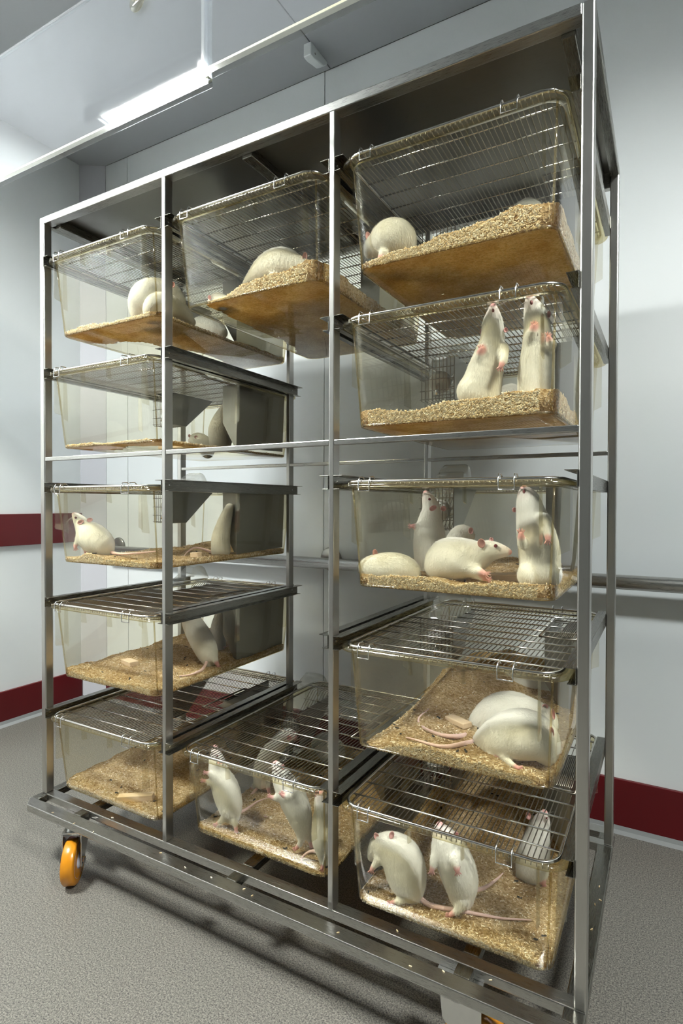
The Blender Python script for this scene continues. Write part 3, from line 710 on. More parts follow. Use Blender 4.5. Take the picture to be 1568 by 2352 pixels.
# gnawing blocks of wood
def block(px, py, c, r, ang, ln, w, h, label, y=None):
    ox, oy, oz = CAGE[(c, r)]
    P = atz(px, py, oz + .02)
    for _ in range(4): P = atz(px, py, bedz(c, r, P) + h * .4)
    if y is not None: P = at(px, py, y); P[2] = bedz(c, r, P) + h * .4
    o = MB().prism([(-ln, -w), (ln, -w), (ln, w), (-ln, w)], 2, -h * .5, h * .5).build('wood_block', 'wood_block', None, bevel=.002)
    o.location = tuple(P); o.rotation_euler = (math.radians(3), math.radians(-4), math.radians(ang))
    tag(o, label, 'wood block', 'gnawing blocks in the cages')
block(312, 1831, 0, 4, 28, .052, .010, .018, 'long pale wood block on bedding, bottom row nearest the side wall')
block(298, 1521, 0, 3, -18, .036, .014, .014, 'pale wood block half sunk in bedding beside a rearing rat')
block(450, 1273, 0, 2, 10, .014, .012, .018, 'small wood block under a curled rat tail', y=.26)
block(1150, 1345, 2, 2, 4, .040, .014, .016, 'flat wood block between a crouching rat and a rearing rat', y=.11)
block(1052, 1657, 2, 3, -35, .034, .012, .012, 'wood block beside the tails of two resting rats')
o = MB().prism([(-.055, -.016), (.055, -.016), (.055, .016), (-.055, .016)], 2, -.009, .009).build('wood_block', 'wood_block', None, bevel=.002)
P = at(400, 1014, .24); o.location = (float(P[0]), .24, CAGE[(0, 1)][2] + .014); tag(o, 'flat wood block lying in the nearly bare cage', 'wood block', 'gnawing blocks in the cages')

# ------------------------------------------------------------------ rats
def surface_nets(F, org, h):
    ins = F < 0
    nx, ny, nz = F.shape
    C = np.zeros((nx - 1, ny - 1, nz - 1), np.int8)
    for i in (0, 1):
        for j in (0, 1):
            for k in (0, 1): C += ins[i:nx - 1 + i, j:ny - 1 + j, k:nz - 1 + k]
    mask = (C > 0) & (C < 8)
    ci = np.argwhere(mask); vid = np.full(mask.shape, -1, np.int64); vid[mask] = np.arange(len(ci))
    acc = np.zeros((len(ci), 3)); cnt = np.zeros(len(ci))
    for ax in range(3):
        o1, o2 = [a for a in range(3) if a != ax]
        for a in (0, 1):
            for b in (0, 1):
                off = np.zeros(3, int); off[o1] = a; off[o2] = b
                p = ci + off; p2 = p.copy(); p2[:, ax] += 1
                f0 = F[p[:, 0], p[:, 1], p[:, 2]]; f1 = F[p2[:, 0], p2[:, 1], p2[:, 2]]
                s = (f0 < 0) != (f1 < 0)
                t = np.where(s, f0 / np.where(s, f0 - f1, 1), 0)
                q = p.astype(float); q[:, ax] += t
                acc += np.where(s[:, None], q, 0); cnt += s
    V = acc / cnt[:, None] * h + org
    quads = []
    for ax in range(3):
        o1, o2 = [(1, 2), (2, 0), (0, 1)][ax]
        sl = [slice(None)] * 3; sl2 = [slice(None)] * 3; sl[ax] = slice(0, -1); sl2[ax] = slice(1, None)
        A = ins[tuple(sl)]; B = ins[tuple(sl2)]
        e = np.argwhere(A != B)
        if not len(e): continue
        fl = A[e[:, 0], e[:, 1], e[:, 2]]
        okm = (e[:, o1] > 0) & (e[:, o2] > 0) & (e[:, o1] < F.shape[o1] - 1) & (e[:, o2] < F.shape[o2] - 1)
        e = e[okm]; fl = fl[okm]
        def g(d1, d2):
            p = e.copy(); p[:, o1] -= d1; p[:, o2] -= d2; return vid[p[:, 0], p[:, 1], p[:, 2]]
        qd = np.stack([g(1, 1), g(0, 1), g(0, 0), g(1, 0)], -1)
        qd[~fl] = qd[~fl][:, ::-1]; quads.append(qd)
    return V, np.concatenate(quads)

def catmull(P, n):
    P = np.array(P, float); Q = np.vstack([2 * P[0] - P[1], P, 2 * P[-1] - P[-2]]); out = []
    for i in range(1, len(Q) - 2):
        for k in range(n):
            t = k / n; a, b, c, d = Q[i - 1], Q[i], Q[i + 1], Q[i + 2]
            out.append(.5 * (2 * b + (c - a) * t + (2 * a - 5 * b + 4 * c - d) * t * t + (3 * b - a - 3 * c + d) * t ** 3))
    out.append(Q[-2]); return np.array(out)

RATN = 0
def rat(cage, y, label, spine, legs=(), ears=(), eyes=(), tail=None, extra=(), nose=True, h=.0030, head=None, mouth=None):
    """spine / leg points are (pixel x, pixel y, depth offset, radius in pixels); the depth y is where the rat sits in its cage."""
    global RATN; RATN += 1
    c, r = cage
    def W3(p):
        P = at(p[0], p[1], y + p[2]); return np.array([P[0], P[1], P[2], p[3] * mpp(P)])
    S = catmull([W3(p) for p in spine], 3)
    groups = [([(S[i], S[i + 1]) for i in range(len(S) - 1)], .010)]
    pink = []                                # (point, radius of effect)
    tubes = MB(); tpink = []
    for e_ in extra: a = W3(e_); groups.append(([(a, a + 1e-5)], .014))
    view = -_fw
    for chain, fdir, nf in legs:
        Lg = catmull([W3(p) for p in chain], 2)
        groups.append(([(Lg[i], Lg[i + 1]) for i in range(len(Lg) - 1)], .008))
        e_ = Lg[-1]; pink.append((e_[:3], max(.010, e_[3] * 2.4)))
        d = np.array(fdir, float); d /= np.linalg.norm(d)
        D = _rt * d[0] - _up * d[1]; S2 = np.cross(D, view)
        fl = max(.0075, e_[3] * 1.7)
        for k in range(nf):
            a = (k / (nf - 1) - .5) * (1.15 if nf == 4 else .9)
            ln = fl * (1.0 - .25 * abs(k / (nf - 1) - .45) * 2)
            dd = D * math.cos(a) + S2 * math.sin(a)
            b0 = e_[:3] + S2 * math.sin(a) * e_[3] * .8
            p1 = b0 + dd * (e_[3] * .6 + ln * .55); p2 = b0 + dd * (e_[3] * .6 + ln) - view * ln * .18
            rr = max(.0013, e_[3] * .28)
            tubes.tube([b0, p1, p2], [rr * 1.15, rr, rr * .6], 6)
    allc = [q for g, _ in groups for q in g]
    lo = np.min([np.minimum(a[:3] - a[3], b[:3] - b[3]) for a, b in allc], 0) - .010
    hi = np.max([np.maximum(a[:3] + a[3], b[:3] + b[3]) for a, b in allc], 0) + .010
    n = np.ceil((hi - lo) / h).astype(int) + 1
    F = None
    for caps, k in groups:
        G = np.full(n, .03, np.float32)
        for a, b in caps:
            R_ = max(a[3], b[3]) + .016
            i0 = np.maximum(0, np.floor((np.minimum(a[:3], b[:3]) - R_ - lo) / h).astype(int)); i1 = np.minimum(n, np.ceil((np.maximum(a[:3], b[:3]) + R_ - lo) / h).astype(int) + 1)
            gx = [(lo[d] + h * np.arange(i0[d], i1[d])).astype(np.float32) for d in range(3)]
            ba = (b - a)[:3]; L2 = float(ba @ ba) + 1e-12
            X, Y, Z_ = gx[0][:, None, None] - a[0], gx[1][None, :, None] - a[1], gx[2][None, None, :] - a[2]
            t = np.clip((X * ba[0] + Y * ba[1] + Z_ * ba[2]) / L2, 0, 1)
            d = np.sqrt((X - t * ba[0]) ** 2 + (Y - t * ba[1]) ** 2 + (Z_ - t * ba[2]) ** 2) - (a[3] + t * (b[3] - a[3]))
            sl = tuple(slice(i0[q], i1[q]) for q in range(3)); G[sl] = np.minimum(G[sl], d)
        if F is None: F = G
        else:
            w = np.maximum(k - np.abs(F - G), 0) / k
            F = np.minimum(F, G) - w * w * k * .25
    V, Q = surface_nets(F, lo, h)
    sk = np.zeros(len(V))
    tip = S[-1][:3]; hd = S[-4]
    if nose: pink.append((tip + (tip - hd[:3]) / (np.linalg.norm(tip - hd[:3]) + 1e-9) * S[-1][3], max(.008, S[-1][3] * 1.1)))
    def sk0(X):
        q = np.zeros(len(X))
        for p, rad in pink: q = np.maximum(q, np.clip((1.35 * rad - np.linalg.norm(X - p, axis=1)) / (.6 * rad), 0, 1))
        return np.maximum(q, np.clip(1.5 - np.linalg.norm(X - tip, axis=1) / .016, 0, 1)) if nose else q
    for p, rad in pink:
        d = np.linalg.norm(V - p, axis=1); sk = np.maximum(sk, np.clip((1.25 * rad - d) / (.6 * rad), 0, 1))
    if nose:                                 # thin coat on the snout lets the skin show through
        d = np.linalg.norm(V - tip, axis=1); sk = np.maximum(sk, .32 * np.clip(1 - d / .030, 0, 1))
    # coat: short hairs laid back from the nose towards the rump
    Rf = np.random.default_rng(900 + RATN); pick = Rf.integers(0, len(Q), 11000)
    A, B, Cq = V[Q[pick, 0]], V[Q[pick, 1]], V[Q[pick, 3]]
    nn = np.cross(B - A, Cq - A); nn /= np.linalg.norm(nn, axis=1)[:, None] + 1e-12
    ff_ = Rf.random((len(pick), 2)); pp = A + (B - A) * ff_[:, :1] + (Cq - A) * ff_[:, 1:]
    ks = sk0(pp) < .25; pp, nn = pp[ks], nn[ks]
    Sx = S[:, :3]; near = np.argmin(((pp[:, None] - Sx[None]) ** 2).sum(2), 1)
    tg = Sx[np.maximum(near - 1, 0)] - Sx[np.minimum(near + 1, len(Sx) - 1)]
    tg = tg / (np.linalg.norm(tg, axis=1)[:, None] + 1e-9) + Rf.normal(size=pp.shape) * .22 - np.array([0, 0, .35])
    tg -= nn * (tg * nn).sum(1)[:, None]; tg /= np.linalg.norm(tg, axis=1)[:, None] + 1e-9
    sd_ = np.cross(nn, tg); ln = .005 + .006 * Rf.random((len(pp), 1)); wd = .00036
    fv = np.stack([pp - sd_ * wd - nn * .0004, pp + sd_ * wd - nn * .0004, pp + tg * ln + nn * (.0006 + .0016 * Rf.random((len(pp), 1)))], 1).reshape(-1, 3)
    V = list(map(tuple, V)); Fq = [tuple(q) for q in Q.tolist()]; sk = list(sk)
    def addmb(mb, val):
        b = len(V); V.extend(mb.v); Fq.extend(tuple(i + b for i in q) for q in mb.f); sk.extend([val] * len(mb.v))
    if tubes.v: addmb(tubes, .95)
    for ea in ears:                          # (px, py, depth offset, rx px, ry px, tilt degrees)
        P = at(ea[0], ea[1], y + ea[2] - .008); s = mpp(P); a = math.radians(ea[5] if len(ea) > 5 else 0)
        u = _rt * math.cos(a) + _up * math.sin(a); w = -_rt * math.sin(a) + _up * math.cos(a)
        rings = []
        for rr, dd in ((1.0, .0), (.96, .0016), (.78, .0002), (.45, -.0022), (.08, -.0030)):
            rings.append([P + u * math.cos(2 * math.pi * k / 14) * ea[3] * s * rr + w * math.sin(2 * math.pi * k / 14) * ea[4] * s * rr + view * dd for k in range(14)])
        back = [[P + u * math.cos(2 * math.pi * k / 14) * ea[3] * s * rr + w * math.sin(2 * math.pi * k / 14) * ea[4] * s * rr + view * dd for k in range(14)] for rr, dd in ((.08, -.0058), (.6, -.0046), (.96, -.0016))]
        addmb(MB().loft(back + rings, True, True), .92)
    if tail:
        T = []
        for p in tail[0]:
            if len(p) == 2:
                P = atz(p[0], p[1], CAGE[cage][2] + .02)
                for _ in range(4): P = atz(p[0], p[1], bedz(c, r, P) + .004)
            else: P = at(p[0], p[1], y + p[2])
            T.append(P)
        T = catmull(T, 4); K = len(T)
        rs = [tail[1] * (1 - .78 * i / (K - 1)) for i in range(K)]
        mb = MB().tube(T, rs, 8); addmb(mb, .62)
    # whiskers are fine hairs growing from the snout
    org = np.mean([p for p in np.array(V)], 0)
    org = np.array([S[len(S) // 2][0], S[len(S) // 2][1], bedz(c, r, S[0]) if BED.get(cage) else S[0][2]])
    me = bpy.data.meshes.new('rat'); me.from_pydata([tuple(np.array(p) - org) for p in V], [], Fq)
    me.polygons.foreach_set('use_smooth', [True] * len(Fq))
    at2 = me.attributes.new('skin', 'FLOAT', 'POINT'); at2.data.foreach_set('value', np.array(sk, np.float32))
    me.materials.append(MATS['rat_coat']); me.update()
    o = bpy.data.objects.new('rat', me); COL.objects.link(o); o.location = tuple(org)
    tag(o, label, 'rat', 'white rats in the cages')
    fm = bpy.data.meshes.new('fur'); k3 = len(fv); fv = fv - org
    fm.vertices.add(k3); fm.vertices.foreach_set('co', fv.astype(np.float32).ravel()); fm.loops.add(k3); fm.loops.foreach_set('vertex_index', np.arange(k3, dtype=np.int32))
    fm.polygons.add(k3 // 3); fm.polygons.foreach_set('loop_start', np.arange(0, k3, 3, dtype=np.int32)); fm.polygons.foreach_set('loop_total', np.full(k3 // 3, 3, np.int32)); fm.update(calc_edges=True)
    tag(obj('fur', fm, 'rat_coat', o), kind='stuff')
    for ey in eyes:
        P = at(ey[0], ey[1], y + ey[2] - .003); s = ey[3] * mpp(P)
        mb = MB()
        rings = [[P - org + s * math.sin(math.pi * i / 8) * (math.cos(2 * math.pi * k / 12) * _rt + math.sin(2 * math.pi * k / 12) * _up) + s * math.cos(math.pi * i / 8) * view for k in range(12)] for i in range(1, 8)]
        mb.loft(rings).build('eye', 'eye_red', o, True)
    if mouth:
        P = at(mouth[0], mouth[1], y + mouth[2]); s = mouth[3] * mpp(P)
        rings = [[P - org + s * math.sin(math.pi * i / 8) * (.8 * math.cos(2 * math.pi * k / 12) * _rt + 1.25 * math.sin(2 * math.pi * k / 12) * _up) + .5 * s * math.cos(math.pi * i / 8) * view for k in range(12)] for i in range(1, 8)]
        MB().loft(rings).build('mouth', 'mouth_pink', o, True)
    if nose and len(S) > 6 and head is None and h < .0034:
        ax = tip - hd[:3]; ax /= np.linalg.norm(ax) + 1e-9; R = random.Random(RATN); mb = MB()
        b0 = tip - org - ax * S[-1][3] * .4
        for k in range(12):
            a = R.random() * 6.283; u = np.cross(ax, view); u /= np.linalg.norm(u) + 1e-9; w = np.cross(ax, u)
            sd = u * math.cos(a) + w * math.sin(a) * .6
            p0 = b0 + sd * S[-1][3] * .8; d1 = sd * .9 + ax * R.uniform(-.1, .3); ln = R.uniform(.018, .032)
            mb.tube([p0, p0 + d1 * ln * .5, p0 + d1 * ln - np.array([0, 0, .003])], [.00022, .00018, .00008], 4)
        mb.build('whiskers', 'whisker', o)
    return o

# --- fully stocked end column
rat((2, 0), .072, 'hunched white rat seen from behind in the top cage of the end column',
    [(926, 580, .02, 26), (914, 552, .006, 42), (896, 551, .002, 44), (873, 561, -.002, 31), (858, 566, -.004, 23), (848, 580, -.004, 13)], ears=[(845, 543, -.014, 6, 11, 12)], legs=[([(880, 585, -.024, 12), (872, 598, -.030, 6)], (-.4, 1), 4)], nose=False)
rat((2, 0), .17, 'white rat half buried behind heaped bedding in the top end-column cage',
    [(1222, 500, 0, 30), (1210, 493, 0, 33), (1194, 500, 0, 25), (1184, 508, 0, 16)], nose=False, h=.0034)
rat((2, 1), .064, 'white rat standing upright with one paw raised beside a second standing rat',
    [(1106, 905, .012, 43), (1110, 868, .008, 43), (1122, 822, .0, 36), (1130, 782, -.012, 28), (1131, 746, -.022, 24), (1132, 720, -.033, 15), (1132, 704, -.042, 8)],
    legs=[([(1104, 838, -.014, 13), (1100, 818, -.028, 10), (1104, 802, -.036, 5.5)], (.1, -1), 4), ([(1155, 800, -.016, 13), (1156, 825, -.028, 10), (1149, 842, -.036, 5.5)], (-.25, 1), 4)],
    ears=[(1106, 761, -.016, 5, 6, 0), (1161, 758, -.016, 5, 6, 0)], extra=[(1080, 898, .0, 31)], mouth=(1132, 713, -.049, 4))
rat((2, 1), .062, 'white rat standing tallest with nose against the wire lid by the cage corner',
    [(1230, 900, .012, 41), (1231, 852, .008, 40), (1235, 800, .0, 36), (1233, 754, -.010, 30), (1228, 722, -.018, 25), (1220, 698, -.030, 16), (1216, 683, -.040, 8.5)],
    legs=[([(1216, 778, -.022, 12), (1221, 762, -.036, 9), (1226, 748, -.040, 5.5)], (.1, -1), 4), ([(1266, 792, -.018, 12), (1263, 784, -.028, 8), (1259, 773, -.033, 5)], (.15, -1), 4)],
    ears=[(1260, 722, -.012, 4, 8, 0)], mouth=(1220, 695, -.046, 4.5))
rat((2, 1), .30, 'white rat mostly hidden between two standing rats',
    [(1158, 948, 0, 26), (1160, 918, 0, 26), (1172, 908, 0, 26), (1186, 912, 0, 20), (1196, 918, 0, 13)], nose=False, h=.0034)
rat((2, 2), .060, 'white rat lying flat asleep at the cage end beside the handrail flange',
    [(946, 1318, .02, 20), (930, 1308, .012, 30), (905, 1304, .004, 35), (878, 1304, 0, 34), (853, 1303, -.004, 27), (842, 1304, -.006, 20), (834, 1307, -.006, 13)],
    ears=[(861, 1270, .0, 6, 9, 10)], nose=False, legs=[([(905, 1330, -.02, 8), (920, 1336, -.024, 5)], (1, .2), 4)])
rat((2, 2), .20, 'white rat rearing up behind a crouching rat, looking at the lid',
    [(990, 1296, .0, 35), (988, 1270, 0, 38), (986, 1230, 0, 36), (987, 1197, 0, 27), (990, 1168, 0, 20), (984, 1149, -.005, 15), (978, 1134, -.008, 8)],
    legs=[([(962, 1214, -.02, 11), (952, 1209, -.03, 7), (945, 1208, -.034, 4)], (-1, .1), 4)],
    ears=[(994, 1167, -.018, 9, 6, 25), (1018, 1168, .0, 7, 6, -15)], eyes=[(986, 1147, -.014, 3.4)])
rat((2, 2), .085, 'white rat crouching in profile with red eye, beside a wood block',
    [(1008, 1300, .02, 33), (1030, 1286, .012, 50), (1062, 1284, .0, 48), (1094, 1277, -.006, 34), (1120, 1266, -.010, 25), (1143, 1265, -.014, 18), (1160, 1267, -.016, 12), (1168, 1268, -.017, 7.5)],
    legs=[([(1075, 1302, -.026, 17), (1098, 1312, -.036, 11), (1113, 1318, -.040, 6.5)], (1, .5), 4), ([(1085, 1315, -.02, 12), (1105, 1326, -.030, 7), (1119, 1331, -.034, 5)], (1, .2), 4)],
    ears=[(1105, 1248, -.026, 9, 11, 12), (1128, 1240, -.002, 5, 6, 0)], eyes=[(1138, 1254, -.0275, 4.6)])
rat((2, 2), .075, 'white rat standing upright in the cage corner with forepaws apart',
    [(1240, 1308, .02, 45), (1237, 1262, .015, 46), (1228, 1216, .01, 41), (1219, 1181, .005, 33), (1213, 1152, 0, 27), (1207, 1134, -.007, 17), (1203, 1123, -.011, 9)],
    legs=[([(1200, 1248, -.028, 12), (1197, 1236, -.038, 9), (1196, 1226, -.042, 6)], (0, -1), 4), ([(1248, 1192, -.022, 15), (1257, 1220, -.036, 11), (1258, 1240, -.041, 6)], (.05, 1), 4)],
    ears=[(1181, 1171, .004, 5, 6, 0), (1241, 1163, .004, 4, 7, 0)], extra=[(1216, 1322, -.012, 28), (1262, 1322, .0, 26)], tail=([(1225, 1330, .06), (1190, 1328, .10), (1155, 1326, .13), (1120, 1325, .16)], .0035), mouth=(1203, 1129, -.021, 4))
rat((2, 2), .34, 'white rat with one ear showing behind a crouching rat',
    [(1046, 1270, 0, 25), (1048, 1248, 0, 26), (1058, 1229, 0, 23), (1072, 1226, 0, 16), (1082, 1232, 0, 9)], ears=[(1081, 1219, -.02, 6, 8, 0)], nose=False, h=.0034)
rat((2, 3), .096, 'white rat lying in front of another, tail stretched over bedding',
    [(1098, 1703, .025, 15), (1128, 1700, .015, 36), (1165, 1691, .005, 52), (1203, 1686, .0, 57), (1234, 1696, .0, 48), (1251, 1722, .0, 32), (1256, 1745, -.004, 15)],
    legs=[([(1160, 1738, -.030, 10), (1172, 1753, -.040, 6.5), (1190, 1764, -.044, 5)], (1, .1), 5), ([(1130, 1735, -.02, 9), (1140, 1744, -.026, 5)], (1, .2), 4)],
    ears=[(1268, 1681, -.01, 3.5, 12, 10)], nose=False, tail=([(1098, 1702, .03), (1065, 1708), (1030, 1714), (1000, 1712), (965, 1702), (932, 1693)], .0062))
rat((2, 3), .185, 'white rat lying behind another against the cage wall, tail curled',
    [(1086, 1679, .02, 14), (1108, 1662, .012, 32), (1140, 1642, .004, 44), (1175, 1636, .0, 47), (1212, 1645, .0, 42), (1245, 1650, .0, 31), (1264, 1665, -.004, 18)],
    ears=[(1270, 1640, -.01, 4, 13, 8), (1252, 1622, .0, 7, 5, 0)], nose=False, tail=([(1086, 1680, .02), (1060, 1690), (1025, 1690), (990, 1680), (965, 1665), (962, 1648), (985, 1628)], .0058))
rat((2, 3), .47, 'white rat in the shade at the back of a cage heaped with bedding',
    [(1250, 1578, 0, 34), (1210, 1572, 0, 40), (1170, 1568, 0, 31), (1145, 1558, 0, 20), (1130, 1554, 0, 13), (1119, 1556, 0, 7)],
    ears=[(1143, 1545, -.02, 5, 7, 0)], eyes=[(1127, 1547, -.016, 3)], h=.0034)
rat((2, 4), .066, 'white rat hunched with its back turned and both ears showing, bottom cage',
    [(944, 2043, .012, 29), (934, 2010, .008, 45), (922, 1972, .004, 46), (898, 1947, .0, 34), (874, 1944, .0, 25), (860, 1955, .0, 17), (853, 1968, -.004, 10)],
    legs=[([(870, 1975, -.02, 11), (858, 1990, -.026, 7), (853, 1998, -.028, 5)], (-.2, 1), 4), ([(930, 2058, -.012, 12), (912, 2070, -.026, 6), (898, 2074, -.030, 5)], (-1, .05), 5)],
    ears=[(864, 1921, -.004, 6, 9, 20), (899, 1918, -.006, 6, 9, -20)], nose=False,
    tail=([(958, 2055, .02), (985, 2078), (1045, 2090), (1100, 2100), (1160, 2110), (1220, 2113)], .0062))
rat((2, 4), .082, 'white rat standing on hind feet sniffing the front bar of the bottom lid',
    [(1060, 2058, .02, 28), (1057, 2020, .012, 40), (1045, 1982, .004, 42), (1031, 1948, -.002, 36), (1019, 1924, -.007, 26), (1012, 1908, -.010, 16), (1010, 1896, -.012, 9)],
    legs=[([(1004, 1945, -.018, 12), (996, 1978, -.028, 9), (991, 2000, -.033, 5.5)], (-.1, 1), 4), ([(1046, 1972, -.028, 13), (1048, 1990, -.038, 9), (1050, 2002, -.042, 5.5)], (.25, 1), 4),
          ([(1062, 2072, -.006, 15), (1050, 2090, -.014, 8), (1034, 2101, -.02, 5.5)], (-1, .2), 5)],
    ears=[(1047, 1915, .004, 6, 5, 0)], tail=([(1082, 2045, .03), (1110, 2040, .06), (1140, 2020, .10), (1155, 2005, .13)], .0055))
rat((2, 4), .27, 'white rat rearing at the right rear of the bottom end-column cage',
    [(1222, 1990, .0, 36), (1228, 1952, 0, 33), (1235, 1922, 0, 26), (1242, 1893, 0, 20), (1247, 1876, -.005, 13), (1250, 1866, -.007, 7)],
    legs=[([(1200, 2000, -.01, 14), (1190, 2014, -.015, 6.5), (1183, 2024, -.018, 5)], (-.4, 1), 5), ([(1242, 2004, -.01, 13), (1246, 2018, -.015, 6.5), (1248, 2029, -.018, 5)], (.2, 1), 5)],
    ears=[(1213, 1874, .0, 6, 9, 15)], eyes=[(1256, 1880, -.016, 3)])
# --- middle column
rat((1, 0), .125, 'white rat with arched back nosing into bedding, top cage of middle column',
    [(566, 648, .02, 8), (588, 634, .015, 20), (618, 615, .006, 33), (648, 607, 0, 37), (674, 611, -.004, 28), (696, 613, -.006, 20), (710, 620, -.006, 14), (721, 630, -.006, 8)], ears=[(700, 590, -.010, 6, 11, -5)],
    legs=[([(632, 640, -.02, 14), (640, 655, -.024, 6)], (.5, 1), 4)], nose=False)
rat((1, 0), .075, 'white rat barely showing on the bare cage floor, middle column top',
    [(512, 694, 0, 16), (500, 689, 0, 15), (488, 690, 0, 10), (482, 693, 0, 6)], ears=[(481, 683, -.01, 4, 5, 0)], h=.0034)
rat((1, 4), .090, 'white rat standing with both forepaws held out, bottom middle cage',
    [(534, 1874, .0, 17), (528, 1846, 0, 28), (517, 1810, 0, 30), (503, 1778, 0, 23), (498, 1750, 0, 18), (495, 1732, 0, 12), (494, 1718, 0, 7)],
    legs=[([(496, 1788, -.02, 9), (482, 1778, -.03, 5.5), (473, 1775, -.033, 3.6)], (-1, -.1), 4), ([(496, 1802, -.022, 9), (480, 1796, -.034, 5.5), (468, 1793, -.038, 3.6)], (-1, 0), 4),
          ([(518, 1876, -.01, 10), (505, 1886, -.014, 5), (497, 1893, -.016, 4)], (-1, .5), 5), ([(538, 1884, -.01, 9), (541, 1897, -.012, 5), (542, 1906, -.014, 4)], (.1, 1), 5)],
    ears=[(505, 1750, -.016, 8, 5, -5)], eyes=[(499, 1737, -.015, 2.4)], tail=([(546, 1868, .01), (566, 1858, .03), (590, 1842, .06), (612, 1833, .09)], .005))
rat((1, 4), .29, 'white rat leaning up under the lid with curved tail, bottom middle cage',
    [(600, 1792, 0, 18), (606, 1766, 0, 24), (618, 1737, 0, 23), (636, 1712, 0, 19), (654, 1693, 0, 17), (667, 1688, 0, 13), (676, 1693, 0, 7)],
    legs=[([(590, 1798, 0, 8), (582, 1808, -.004, 5), (578, 1816, -.006, 4)], (-.3, 1), 5), ([(612, 1798, 0, 8), (615, 1808, -.004, 5), (617, 1817, -.006, 4)], (.2, 1), 5)],
    ears=[(648, 1680, .004, 6, 6, 0), (664, 1695, -.018, 6, 6, 0)], eyes=[(675, 1684, -.010, 2.6)], tail=([(592, 1808, -.01), (574, 1832, -.04), (566, 1858, -.07), (584, 1872, -.10), (614, 1876, -.12)], .005))
rat((1, 4), .100, 'white rat standing with splayed forepaws between two others, bottom middle cage',
    [(697, 1905, 0, 19), (688, 1872, 0, 28), (673, 1835, 0, 31), (655, 1802, -.004, 26), (644, 1780, -.007, 19), (637, 1764, -.009, 13), (633, 1754, -.011, 7)],
    legs=[([(648, 1826, -.02, 10), (631, 1833, -.03, 6), (621, 1830, -.034, 4)], (-1, -.5), 4), ([(664, 1826, -.028, 10), (654, 1829, -.038, 6), (647, 1825, -.041, 4)], (-.5, -1), 4),
          ([(694, 1912, -.004, 13), (690, 1934, -.010, 6.5), (681, 1948, -.014, 4.6)], (-1, .5), 5), ([(706, 1912, .01, 11), (711, 1932, .01, 5), (714, 1942, .008, 4)], (.2, 1), 5)],
    ears=[(650, 1762, -.01, 4, 6, 0)], tail=([(704, 1905, .03), (722, 1918, .06), (740, 1925, .09)], .0045))
rat((1, 4), .077, 'white rat standing half behind the steel post, bottom middle cage',
    [(748, 1965, 0, 17), (746, 1928, 0, 29), (744, 1892, 0, 27), (742, 1862, 0, 21), (738, 1838, 0, 17), (735, 1824, -.004, 10)],
    legs=[([(744, 1970, -.006, 10), (742, 1984, -.010, 5.5), (740, 1994, -.014, 4.4)], (-.3, 1), 5)], ears=[(727, 1824, -.005, 6, 7, 20)], tail=([(740, 1958, .0), (716, 1955, .0), (699, 1964, .0), (692, 1978, -.008), (712, 1988, -.012)], .0046))
rat((1, 4), .53, 'white rat in deep shade at the rear of the bottom middle cage',
    [(762, 1725, 0, 30), (748, 1712, 0, 28), (735, 1708, 0, 19), (726, 1712, 0, 10)], nose=False, h=.0036)
# --- column nearest the side wall
rat((0, 0), .085, 'white rat curled against another in the top cage nearest the side wall',
    [(318, 714, .0, 20), (322, 696, 0, 27), (338, 678, 0, 34), (364, 669, .02, 29), (392, 676, .04, 24), (410, 690, .05, 16)], ears=[(397, 654, .02, 5, 7, 0)], nose=False)
rat((0, 0), .062, 'white rat with head down in front of a curled rat, top cage',
    [(343, 722, .0, 14), (352, 708, .004, 23), (368, 702, .024, 30), (396, 708, .065, 28), (420, 724, .105, 20), (438, 740, .140, 11)], nose=False)
rat((0, 0), .33, 'white rat asleep at the back of the top cage nearest the side wall',
    [(506, 764, 0, 16), (492, 757, 0, 24), (470, 750, 0, 26), (452, 752, 0, 18)], nose=False, h=.0036)
rat((0, 1), .46, 'white rat peering low beside the wood block in the nearly bare cage',
    [(476, 1036, 0, 16), (464, 1018, 0, 20), (451, 1010, 0, 15), (441, 1013, 0, 9)], ears=[(450, 1004, -.02, 4, 4, 0), (435, 1001, .0, 3, 4, 0)], eyes=[(448, 1008, -.022, 2.2)], h=.0036)
rat((0, 1), .47, 'white rat standing behind the feed hopper in the nearly bare cage',
    [(506, 1012, 0, 26), (505, 988, 0, 26), (510, 965, 0, 21), (517, 945, 0, 15), (522, 930, 0, 9)], nose=False, h=.0036)
rat((0, 2), .066, 'white rat rearing alone with head tipped up toward the red wall stripe',
    [(246, 1262, .02, 16), (232, 1248, .012, 29), (213, 1234, .004, 33), (199, 1219, 0, 23), (188, 1203, 0, 16), (179, 1191, -.004, 11.5), (171, 1182, -.008, 6)],
    legs=[([(184, 1236, -.018, 9), (174, 1250, -.026, 5), (173, 1258, -.028, 3.8)], (.2, 1), 4), ([(200, 1262, -.01, 8), (197, 1271, -.014, 4)], (-.3, 1), 4)],
    ears=[(185, 1199, -.016, 8, 5, 30), (206, 1194, .0, 7, 5, 15)], eyes=[(174, 1189, -.016, 2.8)], tail=([(250, 1268, .02), (275, 1272, .02), (305, 1271, .03), (340, 1268, .04), (358, 1266, .05)], .0052))
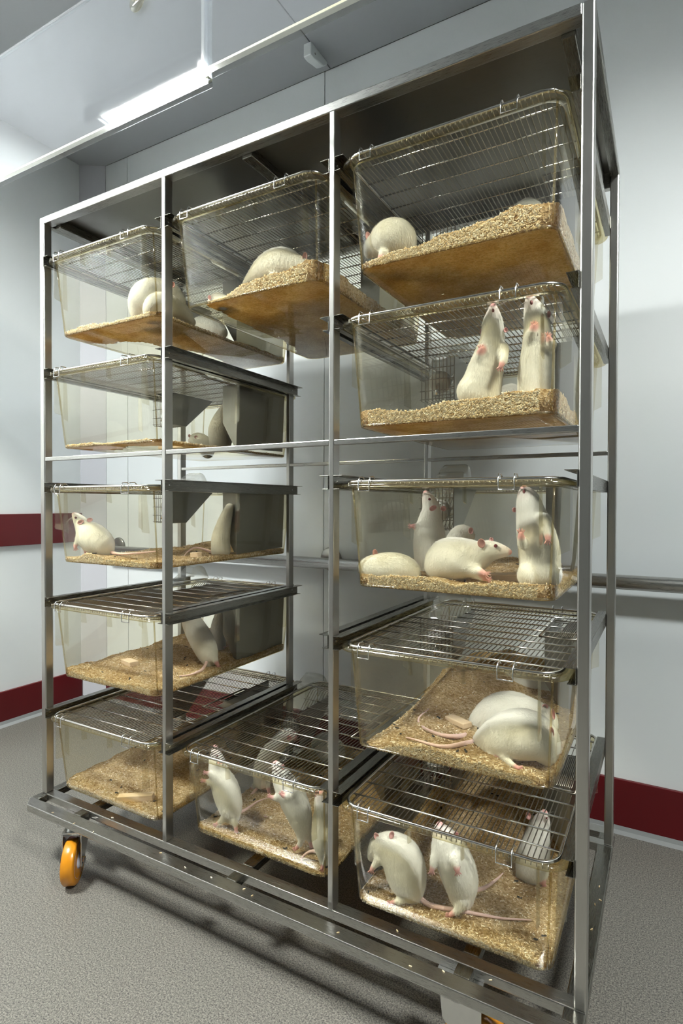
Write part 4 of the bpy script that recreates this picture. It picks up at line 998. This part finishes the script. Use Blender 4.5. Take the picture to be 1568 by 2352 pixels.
rat((0, 2), .36, 'white rat standing behind the feed hopper with curled tail, third row',
    [(507, 1262, 0, 22), (507, 1236, 0, 21), (513, 1208, 0, 17), (521, 1182, 0, 13), (527, 1165, 0, 9)], nose=False, h=.0034,
    tail=([(490, 1270, -.01), (470, 1262, -.03), (447, 1258, -.05), (430, 1268, -.07), (422, 1278, -.08)], .005))
rat((0, 3), .292, 'white rat stretching up steeply with its tail trailing, fourth row from the top',
    [(482, 1518, 0, 14), (476, 1498, 0, 24), (464, 1472, 0, 27), (449, 1445, 0, 25), (436, 1420, 0, 20), (428, 1400, 0, 15), (424, 1388, 0, 9)],
    legs=[([(488, 1508, -.006, 12), (496, 1520, -.010, 6), (500, 1527, -.012, 4)], (.3, 1), 5)], nose=False, tail=([(478, 1512, -.0), (466, 1536), (452, 1544), (435, 1550), (411, 1553)], .0055))
rat((0, 3), .43, 'white rat standing at the rear beside the feed hopper, fourth row from the top',
    [(502, 1480, 0, 16), (500, 1460, 0, 18), (501, 1438, 0, 16), (505, 1418, 0, 13), (508, 1402, 0, 9)], nose=False, h=.0036,
    tail=([(495, 1488, -.005), (515, 1486, -.0), (530, 1480, .02)], .004))

# loose chips that fell on the base frame
R = np.random.default_rng(3); mb = MB()
for px, py in [(121, 1866), (170, 1891), (214, 1911), (258, 1878), (369, 1959), (425, 1992), (485, 2015), (560, 2042), (579, 2057), (776, 2142), (912, 2138), (942, 2219), (1018, 2231), (1126, 2251), (1376, 2036), (1378, 2067), (1366, 2077), (1358, 2134)]:
    P = atz(px, py, Z(0.0012)); a = R.random() * 6.28; t = np.array([math.cos(a), math.sin(a), 0]); w = np.array([-t[1], t[0], 0])
    mb.add([P + t * .003 * i + w * .0008 * j + np.array([0, 0, .0008 * k]) for k in (-1, 1) for j in (-1, 1) for i in (-1, 1)], [(0, 2, 3, 1), (4, 5, 7, 6), (0, 1, 5, 4), (2, 6, 7, 3), (0, 4, 6, 2), (1, 3, 7, 5)])
tag(mb.build('fallen_chips', 'chips'), 'loose pale wood chips fallen on the steel base frame', 'wood chips', None, 'stuff')
